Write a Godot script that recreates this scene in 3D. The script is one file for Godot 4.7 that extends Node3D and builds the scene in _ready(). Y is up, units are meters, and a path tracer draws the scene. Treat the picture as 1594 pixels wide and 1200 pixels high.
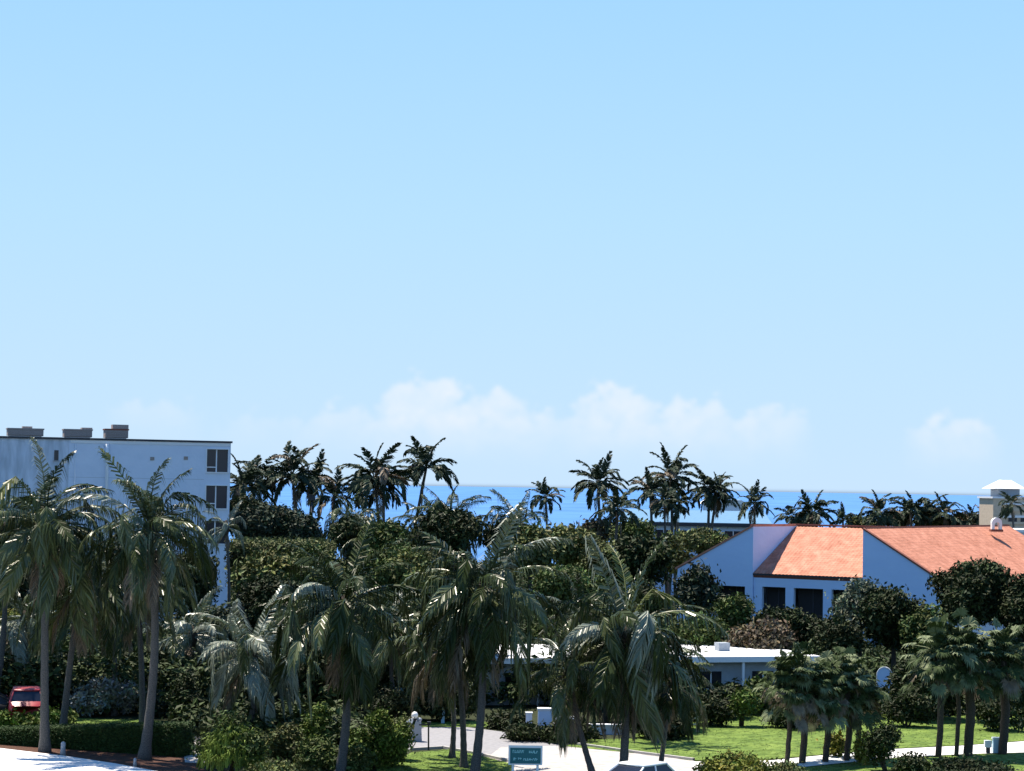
extends Node3D

const FOCAL := 3400.0          # focal length in photo pixels (photo 1594 x 1200)
const PITCH := 2.652
const ROLL := 1.0
const EYE := Vector3(0, 12, 0)
const EXPOSURE := 2.0
const SUN := Vector3(-0.30, 0.92, -0.26)

var M := {}
var taken := {}
var rng := RandomNumberGenerator.new()
var frond_lib := []
var far_lib := []
var dead_lib := []
var fan_lib := []
var clump_lib := []
var strap_lib := []

# ---------------------------------------------------------------- naming and tagging
func numbered(called: String) -> String:
	if not taken.has(called):
		taken[called] = 0
		return called
	taken[called] += 1
	return "%s_%03d" % [called, taken[called]]

func thing(called: String, label: String, category: String, at_p := Vector3.ZERO, turn := 0.0, group := "") -> Node3D:
	var o := Node3D.new()
	o.name = numbered(called)
	add_child(o)
	o.position = at_p
	o.rotation.y = turn
	o.set_meta("label", label)
	o.set_meta("category", category)
	if group != "":
		o.set_meta("group", group)
	return o

func tag(o: Node, label: String, category: String, group := "") -> void:
	o.set_meta("label", label)
	o.set_meta("category", category)
	if group != "":
		o.set_meta("group", group)

func mesh_node(called: String, mesh: Mesh, mat: Material, parent: Node) -> MeshInstance3D:
	var o := MeshInstance3D.new()
	o.name = numbered(called) if parent == self else called
	o.mesh = mesh
	o.material_override = mat
	parent.add_child(o, true)
	return o

func obj(called: String, st: SurfaceTool, mat: Material, parent: Node = self) -> MeshInstance3D:
	st.generate_normals()
	return mesh_node(called, st.commit(), mat, parent)

func struct(called: String, st: SurfaceTool, mat: Material) -> MeshInstance3D:
	var o := obj(called, st, mat, self)
	o.set_meta("kind", "structure")
	return o

# ---------------------------------------------------------------- pixels of the photo to points of the place
func ray(px: float, py: float) -> Vector3:
	var a := deg_to_rad(ROLL)
	var p := deg_to_rad(PITCH)
	var dx := px - 797.0
	var dy := py - 600.0
	var ux := dx * cos(a) + dy * sin(a)
	var uy := -dx * sin(a) + dy * cos(a)
	return Vector3(ux, -uy * cos(p) + FOCAL * sin(p), -uy * sin(p) - FOCAL * cos(p))

func at(px: float, py: float, dist: float) -> Vector3:
	var r := ray(px, py)
	return EYE + r * (dist / -r.z)

func gnd(px: float, py: float, h := 0.0) -> Vector3:
	var r := ray(px, py)
	return EYE + r * ((h - EYE.y) / r.y)

# ---------------------------------------------------------------- shapes
func begin(smooth := false) -> SurfaceTool:
	var st := SurfaceTool.new()
	st.begin(Mesh.PRIMITIVE_TRIANGLES)
	st.set_smooth_group(0 if smooth else -1)
	return st

func tri(st: SurfaceTool, a: Vector3, b: Vector3, c: Vector3) -> void:
	st.add_vertex(a)
	st.add_vertex(b)
	st.add_vertex(c)

func quad(st: SurfaceTool, a: Vector3, b: Vector3, c: Vector3, d: Vector3) -> void:   # a b c d clockwise seen from the front
	tri(st, a, b, c)
	tri(st, a, c, d)

func box(st: SurfaceTool, lo: Vector3, hi: Vector3, t := Transform3D()) -> void:
	var p := []
	for k in 8:
		p.append(t * Vector3(hi.x if k & 1 else lo.x, hi.y if k & 2 else lo.y, hi.z if k & 4 else lo.z))
	quad(st, p[4], p[6], p[7], p[5])
	quad(st, p[1], p[3], p[2], p[0])
	quad(st, p[5], p[7], p[3], p[1])
	quad(st, p[0], p[2], p[6], p[4])
	quad(st, p[6], p[2], p[3], p[7])
	quad(st, p[0], p[4], p[5], p[1])

func prism(st: SurfaceTool, pts: PackedVector2Array, o: Vector3, u: Vector3, v: Vector3, n: Vector3, depth: float) -> void:   # outline in u, v; front face towards n, body behind it
	var idx := Geometry2D.triangulate_polygon(pts)
	var front := func(q: Vector2) -> Vector3: return o + u * q.x + v * q.y
	var area := 0.0
	for i in pts.size():
		var a := pts[i]
		var b := pts[(i + 1) % pts.size()]
		area += a.x * b.y - b.x * a.y
	var ccw := area > 0
	var back := n * -depth
	for i in range(0, idx.size(), 3):
		var a: Vector3 = front.call(pts[idx[i]])
		var b: Vector3 = front.call(pts[idx[i + 1]])
		var c: Vector3 = front.call(pts[idx[i + 2]])
		if (b - a).cross(c - a).dot(n) > 0:
			var s := b
			b = c
			c = s
		tri(st, a, b, c)
		tri(st, a + back, c + back, b + back)
	for i in pts.size():
		var a: Vector3 = front.call(pts[i])
		var b: Vector3 = front.call(pts[(i + 1) % pts.size()])
		if not ccw:
			var s := a
			a = b
			b = s
		var wall_n := (b - a).cross(n)
		if (b - a).cross(back).dot(wall_n) > 0:
			quad(st, a, a + back, b + back, b)
		else:
			quad(st, a, b, b + back, a + back)

func tube(st: SurfaceTool, pts: Array, radii: Array, sides := 8) -> void:
	var rings := []
	var side := Vector3.RIGHT
	for i in pts.size():
		var d: Vector3 = (pts[mini(i + 1, pts.size() - 1)] - pts[maxi(i - 1, 0)]).normalized()
		side = (side - d * side.dot(d))
		if side.length() < 0.05:
			side = d.cross(Vector3.FORWARD)
		side = side.normalized()
		var other := d.cross(side)
		var ring := []
		for k in sides:
			var t := TAU * k / sides
			ring.append(pts[i] + (side * cos(t) + other * sin(t)) * radii[i])
		rings.append(ring)
	for i in pts.size() - 1:
		for k in sides:
			var k2 := (k + 1) % sides
			quad(st, rings[i][k], rings[i][k2], rings[i + 1][k2], rings[i + 1][k])
	for k in range(1, sides - 1):
		tri(st, rings[-1][0], rings[-1][k], rings[-1][k + 1])
		tri(st, rings[0][0], rings[0][k + 1], rings[0][k])

func ball(st: SurfaceTool, c: Vector3, r: Vector3, rings := 8, sides := 12) -> void:
	for i in rings:
		for k in sides:
			var q := []
			for m in [[i, k], [i + 1, k], [i + 1, k + 1], [i, k + 1]]:
				var th: float = PI * m[0] / rings
				var ph: float = TAU * m[1] / sides
				q.append(c + Vector3(sin(th) * cos(ph), cos(th), sin(th) * sin(ph)) * r)
			if i > 0:
				tri(st, q[0], q[2], q[3])
			if i < rings - 1:
				tri(st, q[0], q[1], q[2])

func sheet(pts: Array, y: float, thick := 0.0) -> SurfaceTool:   # flat polygon on the ground
	var st := begin()
	var flat := PackedVector2Array()
	for p in pts:
		flat.append(Vector2(p.x, p.z))
	var idx := Geometry2D.triangulate_polygon(flat)
	for i in range(0, idx.size(), 3):
		var a := Vector3(flat[idx[i]].x, y, flat[idx[i]].y)
		var b := Vector3(flat[idx[i + 1]].x, y, flat[idx[i + 1]].y)
		var c := Vector3(flat[idx[i + 2]].x, y, flat[idx[i + 2]].y)
		if (b - a).cross(c - a).y > 0:
			tri(st, a, c, b)
		else:
			tri(st, a, b, c)
	return st

func spline(pts: Array, steps := 5) -> Array:
	var out := []
	for i in pts.size() - 1:
		var p0: Vector3 = pts[maxi(i - 1, 0)]
		var p3: Vector3 = pts[mini(i + 2, pts.size() - 1)]
		for k in steps:
			out.append(pts[i].cubic_interpolate(pts[i + 1], p0, p3, float(k) / steps))
	out.append(pts[-1])
	return out

# ---------------------------------------------------------------- materials
func noise_tex(freq: float, seed_n: int, lo: Color, hi: Color, size := 512, octaves := 5, mid := -1.0) -> NoiseTexture2D:
	var n := FastNoiseLite.new()
	n.noise_type = FastNoiseLite.TYPE_SIMPLEX_SMOOTH
	n.frequency = freq
	n.seed = seed_n
	n.fractal_octaves = octaves
	var t := NoiseTexture2D.new()
	t.width = size
	t.height = size
	t.seamless = true
	t.noise = n
	var g := Gradient.new()
	g.set_color(0, lo)
	g.set_color(1, hi)
	if mid > 0.0:
		g.set_offset(0, mid)
	t.color_ramp = g
	return t

func normal_tex(freq: float, seed_n: int, strength := 4.0, size := 512) -> NoiseTexture2D:
	var n := FastNoiseLite.new()
	n.frequency = freq
	n.seed = seed_n
	n.fractal_octaves = 4
	var t := NoiseTexture2D.new()
	t.width = size
	t.height = size
	t.seamless = true
	t.noise = n
	t.as_normal_map = true
	t.bump_strength = strength
	return t

func lin(r: float, g: float, b: float) -> Color:
	return Color(r, g, b).linear_to_srgb()

func mat(called: String, c: Color, rough := 0.8, spec := 0.5, metal := 0.0) -> StandardMaterial3D:
	var m := StandardMaterial3D.new()
	m.resource_name = called
	m.albedo_color = c
	m.roughness = rough
	m.metallic_specular = spec
	m.metallic = metal
	M[called] = m
	return m

func worn(called: String, lo: Color, hi: Color, scale: float, freq: float, rough := 0.85, bump := 0.0) -> StandardMaterial3D:   # mottled surface in world space
	var m := mat(called, Color.WHITE, rough, 0.3)
	m.albedo_texture = noise_tex(freq, called.hash() % 9999, lo, hi)
	m.uv1_triplanar = true
	m.uv1_world_triplanar = true
	m.uv1_scale = Vector3.ONE * scale
	if bump > 0.0:
		m.normal_enabled = true
		m.normal_texture = normal_tex(freq * 3.0, called.hash() % 7777, bump)
	return m

func leafy(called: String, c: Color, rough := 0.42, spec := 0.5, glow := 0.25) -> StandardMaterial3D:
	var m := mat(called, c, rough, spec)
	m.vertex_color_use_as_albedo = true
	m.cull_mode = BaseMaterial3D.CULL_DISABLED
	m.backlight_enabled = true
	var l := c.srgb_to_linear()
	var top := maxf(l.r, maxf(l.g, l.b))
	m.backlight = Color(l.r / top * 0.9, l.g / top, l.b / top * 0.5) * glow
	return m

func make_materials() -> void:
	# foliage: base colours (leaf green 0.04 to 0.12)
	leafy("leaf", Color.WHITE, 0.6, 0.25, 0.2)
	leafy("frond_green", lin(0.034, 0.050, 0.014), 0.34, 0.30, 0.10)
	leafy("frond_light", lin(0.088, 0.112, 0.04), 0.33, 0.5, 0.18)
	leafy("frond_yellow", lin(0.095, 0.115, 0.024), 0.4, 0.45, 0.3)
	leafy("frond_dry", lin(0.17, 0.135, 0.095), 0.6, 0.4, 0.2)
	leafy("frond_silver", lin(0.21, 0.245, 0.19), 0.4, 0.5, 0.2)
	leafy("frond_far", lin(0.034, 0.052, 0.030), 0.5, 0.25, 0.15)
	worn("bark_palm", lin(0.045, 0.045, 0.045), lin(0.17, 0.165, 0.155), 0.9, 0.03, 0.9, 6.0)
	worn("bark_dark", lin(0.03, 0.026, 0.022), lin(0.10, 0.085, 0.07), 0.9, 0.03, 0.9, 6.0)
	mat("coconut", lin(0.30, 0.27, 0.10), 0.5)
	leafy("fan_green", lin(0.045, 0.068, 0.024), 0.6, 0.22, 0.12)
	leafy("fan_pale", lin(0.15, 0.18, 0.095), 0.6, 0.25, 0.15)
	# ground
	worn("earth", lin(0.016, 0.024, 0.010), lin(0.045, 0.052, 0.022), 0.25, 0.02, 0.95, 6.0)
	var g := worn("grass", lin(0.10, 0.165, 0.034), lin(0.21, 0.29, 0.07), 0.035, 0.02, 0.9, 8.0)
	g.detail_enabled = true
	g.detail_blend_mode = BaseMaterial3D.BLEND_MODE_MUL
	g.detail_albedo = noise_tex(0.06, 31, lin(0.55, 0.6, 0.5), lin(1.0, 1.0, 0.9))
	worn("mulch", lin(0.06, 0.03, 0.022), lin(0.15, 0.08, 0.055), 0.8, 0.04, 0.95, 8.0)
	worn("asphalt", lin(0.21, 0.21, 0.225), lin(0.30, 0.30, 0.31), 0.3, 0.02, 0.9, 2.0)
	worn("concrete", lin(0.31, 0.295, 0.285), lin(0.46, 0.445, 0.43), 0.22, 0.012, 0.85, 1.5)
	worn("white_concrete", lin(0.64, 0.64, 0.63), lin(0.75, 0.75, 0.74), 0.2, 0.012, 0.85, 1.0)
	var w := mat("sea", Color.WHITE, 0.9, 0.0)
	w.specular_mode = BaseMaterial3D.SPECULAR_DISABLED
	w.albedo_texture = noise_tex(0.012, 42, lin(0.068, 0.165, 0.355), lin(0.095, 0.22, 0.46))
	w.normal_enabled = true
	w.normal_texture = normal_tex(0.02, 5, 3.0)
	w.normal_scale = 0.6
	w.uv1_triplanar = true
	w.uv1_world_triplanar = true
	w.uv1_scale = Vector3(0.0012, 0.0012, 0.0005)
	# buildings
	worn("wall_white", lin(0.60, 0.68, 0.82), lin(0.68, 0.75, 0.88), 0.12, 0.01, 0.85, 1.0)
	var s := worn("wall_stained", lin(0.36, 0.42, 0.50), lin(0.68, 0.75, 0.88), 0.14, 0.012, 0.85, 1.0)
	s.uv1_scale = Vector3(0.25, 0.05, 0.25)
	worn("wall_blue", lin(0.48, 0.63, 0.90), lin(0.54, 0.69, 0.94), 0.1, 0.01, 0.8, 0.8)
	worn("wall_grey", lin(0.26, 0.29, 0.33), lin(0.36, 0.40, 0.44), 0.2, 0.012, 0.9, 1.0)
	worn("wall_tan", lin(0.50, 0.41, 0.31), lin(0.62, 0.52, 0.41), 0.3, 0.02, 0.9, 2.0)
	mat("trim_white", lin(0.74, 0.76, 0.80), 0.6)
	mat("coping", lin(0.03, 0.032, 0.045), 0.6)
	var t := worn("tile", lin(0.50, 0.215, 0.14), lin(0.74, 0.36, 0.26), 0.13, 0.018, 0.8, 2.0)
	t.detail_enabled = true
	t.detail_blend_mode = BaseMaterial3D.BLEND_MODE_MUL
	t.detail_albedo = noise_tex(0.012, 77, lin(0.52, 0.46, 0.42), lin(1, 1, 1), 512, 6)
	worn("tile_dark", lin(0.16, 0.06, 0.045), lin(0.26, 0.11, 0.08), 0.4, 0.03, 0.85, 2.0)
	worn("roof_white", lin(0.68, 0.69, 0.70), lin(0.78, 0.79, 0.80), 0.2, 0.015, 0.8, 1.0)
	worn("roof_blue", lin(0.09, 0.19, 0.31), lin(0.13, 0.25, 0.38), 0.2, 0.015, 0.6, 1.0)
	var gl := mat("dark_glass", lin(0.012, 0.016, 0.028), 0.12, 0.5)
	gl.resource_name = "dark_glass"
	mat("dark_room", lin(0.02, 0.02, 0.025), 0.9)
	worn("louver", lin(0.22, 0.19, 0.18), lin(0.44, 0.38, 0.35), 0.6, 0.03, 0.8)
	# objects
	var cp := mat("car_white", lin(0.72, 0.76, 0.78), 0.25)
	cp.clearcoat_enabled = true
	cp.clearcoat = 0.6
	cp = mat("car_red", lin(0.30, 0.010, 0.02), 0.4)
	cp.clearcoat_enabled = true
	cp.clearcoat = 0.6
	mat("car_dark", lin(0.010, 0.011, 0.014), 0.5, 0.25)
	mat("tyre", lin(0.018, 0.018, 0.018), 0.9)
	mat("rim", lin(0.45, 0.45, 0.47), 0.35, 0.5, 0.8)
	mat("lamp_glass", lin(0.6, 0.6, 0.58), 0.3)
	mat("tail_glass", lin(0.35, 0.01, 0.01), 0.3)
	mat("globe", lin(0.82, 0.82, 0.80), 0.35)
	mat("sign_teal", lin(0.005, 0.125, 0.135), 0.5)
	mat("sign_pale", lin(0.30, 0.66, 0.66), 0.5)
	mat("sign_white", lin(0.72, 0.80, 0.80), 0.5)
	mat("pale_blue", lin(0.36, 0.56, 0.70), 0.5)
	mat("board_blue", lin(0.05, 0.16, 0.26), 0.6)
	mat("black_paint", lin(0.02, 0.021, 0.025), 0.5)
	mat("grey_stone", lin(0.30, 0.33, 0.37), 0.85)
	mat("timber", lin(0.36, 0.35, 0.27), 0.85)

# ---------------------------------------------------------------- plant pieces
func frond_mesh(elev: float, bend: float, length: float, n_leaf: int, width: float, droop: float, sd: int, kink := 0.0) -> ArrayMesh:   # grows towards +x
	var r := RandomNumberGenerator.new()
	r.seed = sd
	var st := begin()
	var pts := []
	var dirs := []
	var p := Vector3.ZERO
	var steps := 14
	var sway := r.randf_range(-0.55, 0.55)
	var snap := r.randf_range(0.38, 0.68)
	for i in steps + 1:
		var t := float(i) / steps
		var e := deg_to_rad(maxf(-88.0, elev - bend * pow(t, 1.35) - (kink if t > snap else 0.0)))
		var d := Vector3(cos(e) * cos(sway * t), sin(e), cos(e) * sin(sway * t))
		pts.append(p)
		dirs.append(d)
		p += d * length / steps
	st.set_color(Color(1.5, 1.35, 1.0))
	for i in steps:
		var ra: float = 0.055 * (1.0 - 0.85 * i / steps) * length / 4.2
		var rb: float = 0.055 * (1.0 - 0.85 * (i + 1) / steps) * length / 4.2
		var sd_v: Vector3 = dirs[i].cross(Vector3.UP).normalized()
		var upv: Vector3 = sd_v.cross(dirs[i])
		quad(st, pts[i] - sd_v * ra, pts[i + 1] - sd_v * rb, pts[i + 1] + upv * rb, pts[i] + upv * ra)
		quad(st, pts[i] + upv * ra, pts[i + 1] + upv * rb, pts[i + 1] + sd_v * rb, pts[i] + sd_v * ra)
	for k in n_leaf:
		var t := 0.13 + 0.87 * (k + r.randf() * 0.5) / n_leaf
		var f := minf(t, 0.999) * steps
		var i := int(f)
		var base: Vector3 = pts[i].lerp(pts[i + 1], f - i)
		var d: Vector3 = dirs[i].lerp(dirs[i + 1], f - i).normalized()
		var sv := d.cross(Vector3.UP)
		sv = sv.normalized() if sv.length() > 0.02 else Vector3.BACK
		var upv := sv.cross(d).normalized()
		var ll := length * (0.10 + 0.17 * sin(PI * pow(t, 0.75))) * r.randf_range(0.8, 1.1)
		for s in [-1.0, 1.0]:
			if r.randf() < 0.12:
				continue
			var dir: Vector3 = (sv * s * (0.95 - 0.35 * t) + d * (0.5 + 0.6 * t) + upv * r.randf_range(0.05, 0.35)).normalized()
			var wdir := dir.cross(upv).normalized() * width * r.randf_range(0.75, 1.15)
			wdir = (wdir + upv * width * r.randf_range(-1.1, 1.1))
			var a1 := base + dir * ll * 0.5 + Vector3.DOWN * ll * droop * 0.18
			var a2 := base + dir * ll * (1.0 - droop * 0.3) + Vector3.DOWN * ll * droop * r.randf_range(0.6, 0.95)
			var v := r.randf_range(0.55, 1.0) if r.randf() < 0.72 else r.randf_range(1.4, 2.4)
			st.set_color(Color(v * r.randf_range(0.9, 1.15), v, v * 0.95))
			tri(st, base - wdir * 0.4, a1 - wdir * 0.5, base + wdir * 0.4)
			tri(st, base + wdir * 0.4, a1 - wdir * 0.5, a1 + wdir * 0.5)
			tri(st, a1 - wdir * 0.5, a2, a1 + wdir * 0.5)
	st.generate_normals()
	return st.commit()

func fan_mesh(elev: float, stalk: float, radius: float, sd: int) -> ArrayMesh:   # cabbage palm leaf
	var r := RandomNumberGenerator.new()
	r.seed = sd
	var st := begin()
	var e := deg_to_rad(elev)
	var d := Vector3(cos(e), sin(e), 0)
	var tip := d * stalk + Vector3.DOWN * stalk * 0.1
	st.set_color(Color(1.5, 1.4, 1.0))
	tube(st, [Vector3.ZERO, d * stalk * 0.5, tip], [0.03, 0.022, 0.015], 4)
	var d2 := (d + Vector3.DOWN * 0.45).normalized()
	var sv := Vector3.BACK
	var upv := sv.cross(d2).normalized()
	if upv.y < 0:
		upv = -upv
	var n := 22
	for k in n:
		var a := deg_to_rad(lerpf(-118, 118, float(k) / (n - 1)))
		var dir := d2 * cos(a) + sv * sin(a) + upv * (0.12 + 0.2 * absf(sin(a)))
		var ll := radius * (0.8 + 0.25 * cos(a)) * r.randf_range(0.85, 1.1)
		var w := (d2 * -sin(a) + sv * cos(a)) * radius * 0.075 + upv * r.randf_range(-0.02, 0.02)
		var a1 := tip + dir * ll * 0.55
		var a2 := tip + dir * ll * 0.9 + Vector3.DOWN * ll * r.randf_range(0.15, 0.55)
		var v := r.randf_range(0.75, 1.3)
		st.set_color(Color(v, v, v))
		tri(st, tip, a1 - w, a1 + w)
		tri(st, a1 - w, a2, a1 + w)
	st.generate_normals()
	return st.commit()

func clump_mesh(n: int, size: float, sd: int, long := 1.0) -> ArrayMesh:   # a spray of leaves about one unit wide
	var r := RandomNumberGenerator.new()
	r.seed = sd
	var st := begin()
	for k in n:
		var c := Vector3(r.randfn(), r.randfn() * 0.8, r.randfn()) * 0.36
		var nrm := (Vector3(r.randfn(), r.randfn() + 0.9, r.randfn()) + c * 1.2).normalized()
		var a := nrm.cross(Vector3(r.randfn(), r.randfn(), r.randfn())).normalized()
		var b := nrm.cross(a)
		var s := size * r.randf_range(0.7, 1.3)
		var v := r.randf_range(0.5, 1.0) if r.randf() < 0.7 else r.randf_range(1.3, 2.3)
		st.set_color(Color(v * r.randf_range(0.9, 1.1), v, v * r.randf_range(0.8, 1.1)))
		var fold := nrm * s * 0.12
		var tip := c + a * s * long - nrm * s * 0.15
		tri(st, c - a * s * long * 0.8, c + b * s * 0.5 + fold, tip)
		tri(st, c - a * s * long * 0.8, tip, c - b * s * 0.5 + fold)
	st.generate_normals()
	return st.commit()

func strap_mesh(n: int, sd: int) -> ArrayMesh:   # a tuft of arching strap leaves, one unit tall
	var r := RandomNumberGenerator.new()
	r.seed = sd
	var st := begin()
	for k in n:
		var a := r.randf() * TAU
		var out := Vector3(cos(a), 0, sin(a))
		var sv := Vector3(-sin(a), 0, cos(a)) * r.randf_range(0.02, 0.035)
		var reach := r.randf_range(0.25, 0.8)
		var h := r.randf_range(0.65, 1.05)
		var p0 := out * 0.05
		var p1 := out * reach * 0.35 + Vector3.UP * h * 0.62
		var p2 := out * reach * 0.75 + Vector3.UP * h * 0.85
		var p3 := out * reach * 1.15 + Vector3.UP * h * 0.62
		var v := r.randf_range(0.7, 1.35)
		st.set_color(Color(v, v, v))
		quad(st, p0 - sv * 0.6, p1 - sv, p1 + sv, p0 + sv * 0.6)
		quad(st, p1 - sv, p2 - sv * 0.8, p2 + sv * 0.8, p1 + sv)
		tri(st, p2 - sv * 0.8, p3, p2 + sv * 0.8)
	st.generate_normals()
	return st.commit()

func make_library() -> void:
	var rows := [[82, 40], [70, 55], [58, 70], [44, 75], [30, 80], [16, 75], [2, 70], [-14, 60], [-32, 45], [-50, 30]]
	for i in rows.size():
		for v in 3:
			var e: float = rows[i][0]
			var b: float = rows[i][1]
			frond_lib.append(frond_mesh(e - 5 * v, b + (0 if i < 2 else 4) + 16 * v, 3.85, 50, 0.05, 0.75 + 0.30 * v + 0.03 * i, 100 + i * 3 + v, 55.0 if v == 2 else 0.0))
			far_lib.append(frond_mesh(e - 5 * v, b - 6 + 9 * v, 3.6, 30, 0.14, 0.30 + 0.15 * v, 200 + i * 3 + v, 45.0 if v == 2 else 0.0))
	for v in 4:
		dead_lib.append(frond_mesh(-38 - 12 * v, 42, 3.8, 40, 0.05, 0.9, 300 + v))
	for i in 7:
		fan_lib.append(fan_mesh(80 - 20 * i, 0.5, 0.52, 400 + i))
		fan_lib.append(fan_mesh(76 - 19 * i, 1.1, 0.52, 440 + i))
	for i in 4:
		clump_lib.append(clump_mesh(24, 0.19, 500 + i, 1.15))
	for i in 2:
		strap_lib.append(strap_mesh(22, 520 + i))

func spread(parent: Node, called: String, lib: Array, places: Array, tints: Array, m: Material) -> void:   # uncountable leaves: multimeshes
	for v in lib.size():
		var mine := []
		for i in places.size():
			if i % lib.size() == v:
				mine.append(i)
		if mine.is_empty():
			continue
		var mm := MultiMesh.new()
		mm.transform_format = MultiMesh.TRANSFORM_3D
		mm.use_colors = true
		mm.mesh = lib[v]
		mm.instance_count = mine.size()
		for k in mine.size():
			mm.set_instance_transform(k, places[mine[k]])
			mm.set_instance_color(k, tints[mine[k]])
		var o := MultiMeshInstance3D.new()
		o.name = called
		o.multimesh = mm
		o.material_override = m
		o.set_meta("kind", "stuff")
		parent.add_child(o, true)

const TINT := {
	"dark": Color(0.030, 0.046, 0.017), "mid": Color(0.074, 0.112, 0.033), "olive": Color(0.118, 0.145, 0.052), "yellow": Color(0.17, 0.19, 0.035),
	"silver": Color(0.13, 0.165, 0.12), "blue": Color(0.036, 0.054, 0.034), "lime": Color(0.095, 0.15, 0.03), "tan": Color(0.14, 0.12, 0.08), "pale": Color(0.20, 0.235, 0.22),
}

# crown of a broadleaf tree or shrub: lobes covered with sprays of leaves, gaps between them
func crown(parent: Node, c: Vector3, r: Vector3, tint: String, sd: int, spray := 0.85, lobes := 9, thick := 1.0, floor_y := -1e9) -> Array:
	var g := RandomNumberGenerator.new()
	g.seed = sd
	var places := []
	var tints := []
	var base: Color = TINT[tint]
	var centres := []
	var nz := FastNoiseLite.new()
	nz.seed = sd
	nz.frequency = 0.35
	for l in lobes:
		var d := Vector3(g.randfn(), g.randfn() * 0.9 + 0.15, g.randfn()).normalized()
		if l == 0:
			d = Vector3(0.1, 0.9, 0.1)
		var off := d * r * g.randf_range(0.35, 0.78)
		var lr := r * g.randf_range(0.26, 0.56)
		var lc := c + off
		centres.append(lc)
		var lobe_tone := g.randf_range(0.75, 1.25)
		var area := 4.0 * PI * pow((pow(lr.x * lr.y, 1.6) + pow(lr.x * lr.z, 1.6) + pow(lr.y * lr.z, 1.6)) / 3.0, 1.0 / 1.6)
		var n := int(area * 4.0 * thick / (spray * spray)) + 6
		for k in n:
			var u := Vector3(g.randfn(), g.randfn(), g.randfn()).normalized()
			if u.y < -0.35 and g.randf() < 0.6:
				continue
			var p := lc + u * lr * g.randf_range(0.66, 1.0)
			if p.y < floor_y:
				continue
			if nz.get_noise_3dv(p * 2.2) < -0.32:
				continue
			var s := spray * g.randf_range(0.5, 1.2)
			var b := Basis(Vector3.UP, g.randf() * TAU) * Basis(Vector3.RIGHT, g.randf_range(-0.6, 0.6))
			places.append(Transform3D(b.scaled(Vector3.ONE * s), p))
			var tone := lobe_tone * g.randf_range(0.65, 1.4)
			tints.append(Color(base.r * tone * g.randf_range(0.85, 1.25), base.g * tone, base.b * tone * g.randf_range(0.8, 1.2)))
	spread(parent, "crown", clump_lib, places, tints, M.leaf)
	return centres

func tree(px: float, py: float, w: float, h: float, dist: float, tint: String, label: String, called := "broadleaf_tree", group := "", trunk_r := 0.16, spray := 0.8) -> Node3D:
	var s := FOCAL / dist
	var c := at(px, py, dist)
	var r := Vector3(w / 2 / s, h / 2 / s, minf(w, h * 1.5) / 2 / s) * 0.86
	var sd := int(px * 13 + py * 7)
	var t := thing(called, label, "tree", Vector3(c.x, 0, c.z), 0, group)
	var local := Vector3(0, c.y, 0)
	var centres := crown(t, local, r, tint, sd, spray, 14 if w < 110 else 20, 1.0, 0.1)
	var g := RandomNumberGenerator.new()
	g.seed = sd
	var st := begin(true)
	var fork := Vector3(g.randf_range(-0.2, 0.2), maxf(0.5, c.y - r.y * 0.75), g.randf_range(-0.2, 0.2))
	tube(st, [Vector3(0, -0.1, 0), fork * 0.5 + Vector3(0.08, 0, 0), fork], [trunk_r * 1.3, trunk_r, trunk_r * 0.85], 8)
	obj("trunk", st, M.bark_dark, t)
	for k in mini(5, centres.size()):
		st = begin(true)
		var e: Vector3 = centres[k]
		tube(st, [fork - Vector3(0, 0.1, 0), fork.lerp(e, 0.5) + Vector3(0, 0.2, 0), e], [trunk_r * 0.65, trunk_r * 0.45, trunk_r * 0.2], 6)
		obj("limb", st, M.bark_dark, t)
	return t

func shrub(px: float, py: float, w: float, h: float, dist: float, tint: String, label: String, spray := 0.45, called := "shrub", group := "") -> Node3D:
	var s := FOCAL / dist
	var c := at(px, py, dist)
	var r := Vector3(w / 2 / s, h / 2 / s, w / 2.3 / s) * 0.9
	var t := thing(called, label, "shrub", Vector3(c.x, 0, c.z), 0, group)
	var cy := c.y
	if cy - r.y > 0.4:      # reaches down to the ground
		var top := cy + r.y
		cy = top / 2
		r.y = top / 2
	var centres := crown(t, Vector3(0, cy, 0), r, tint, int(px * 17 + py * 5), spray, 8, 1.1, 0.02)
	var st := begin(true)
	for k in mini(4, centres.size()):
		tube(st, [Vector3(0.05 * k, -0.05, 0), centres[k]], [0.06, 0.03], 5)
	obj("stem", st, M.bark_dark, t)
	return t

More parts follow.
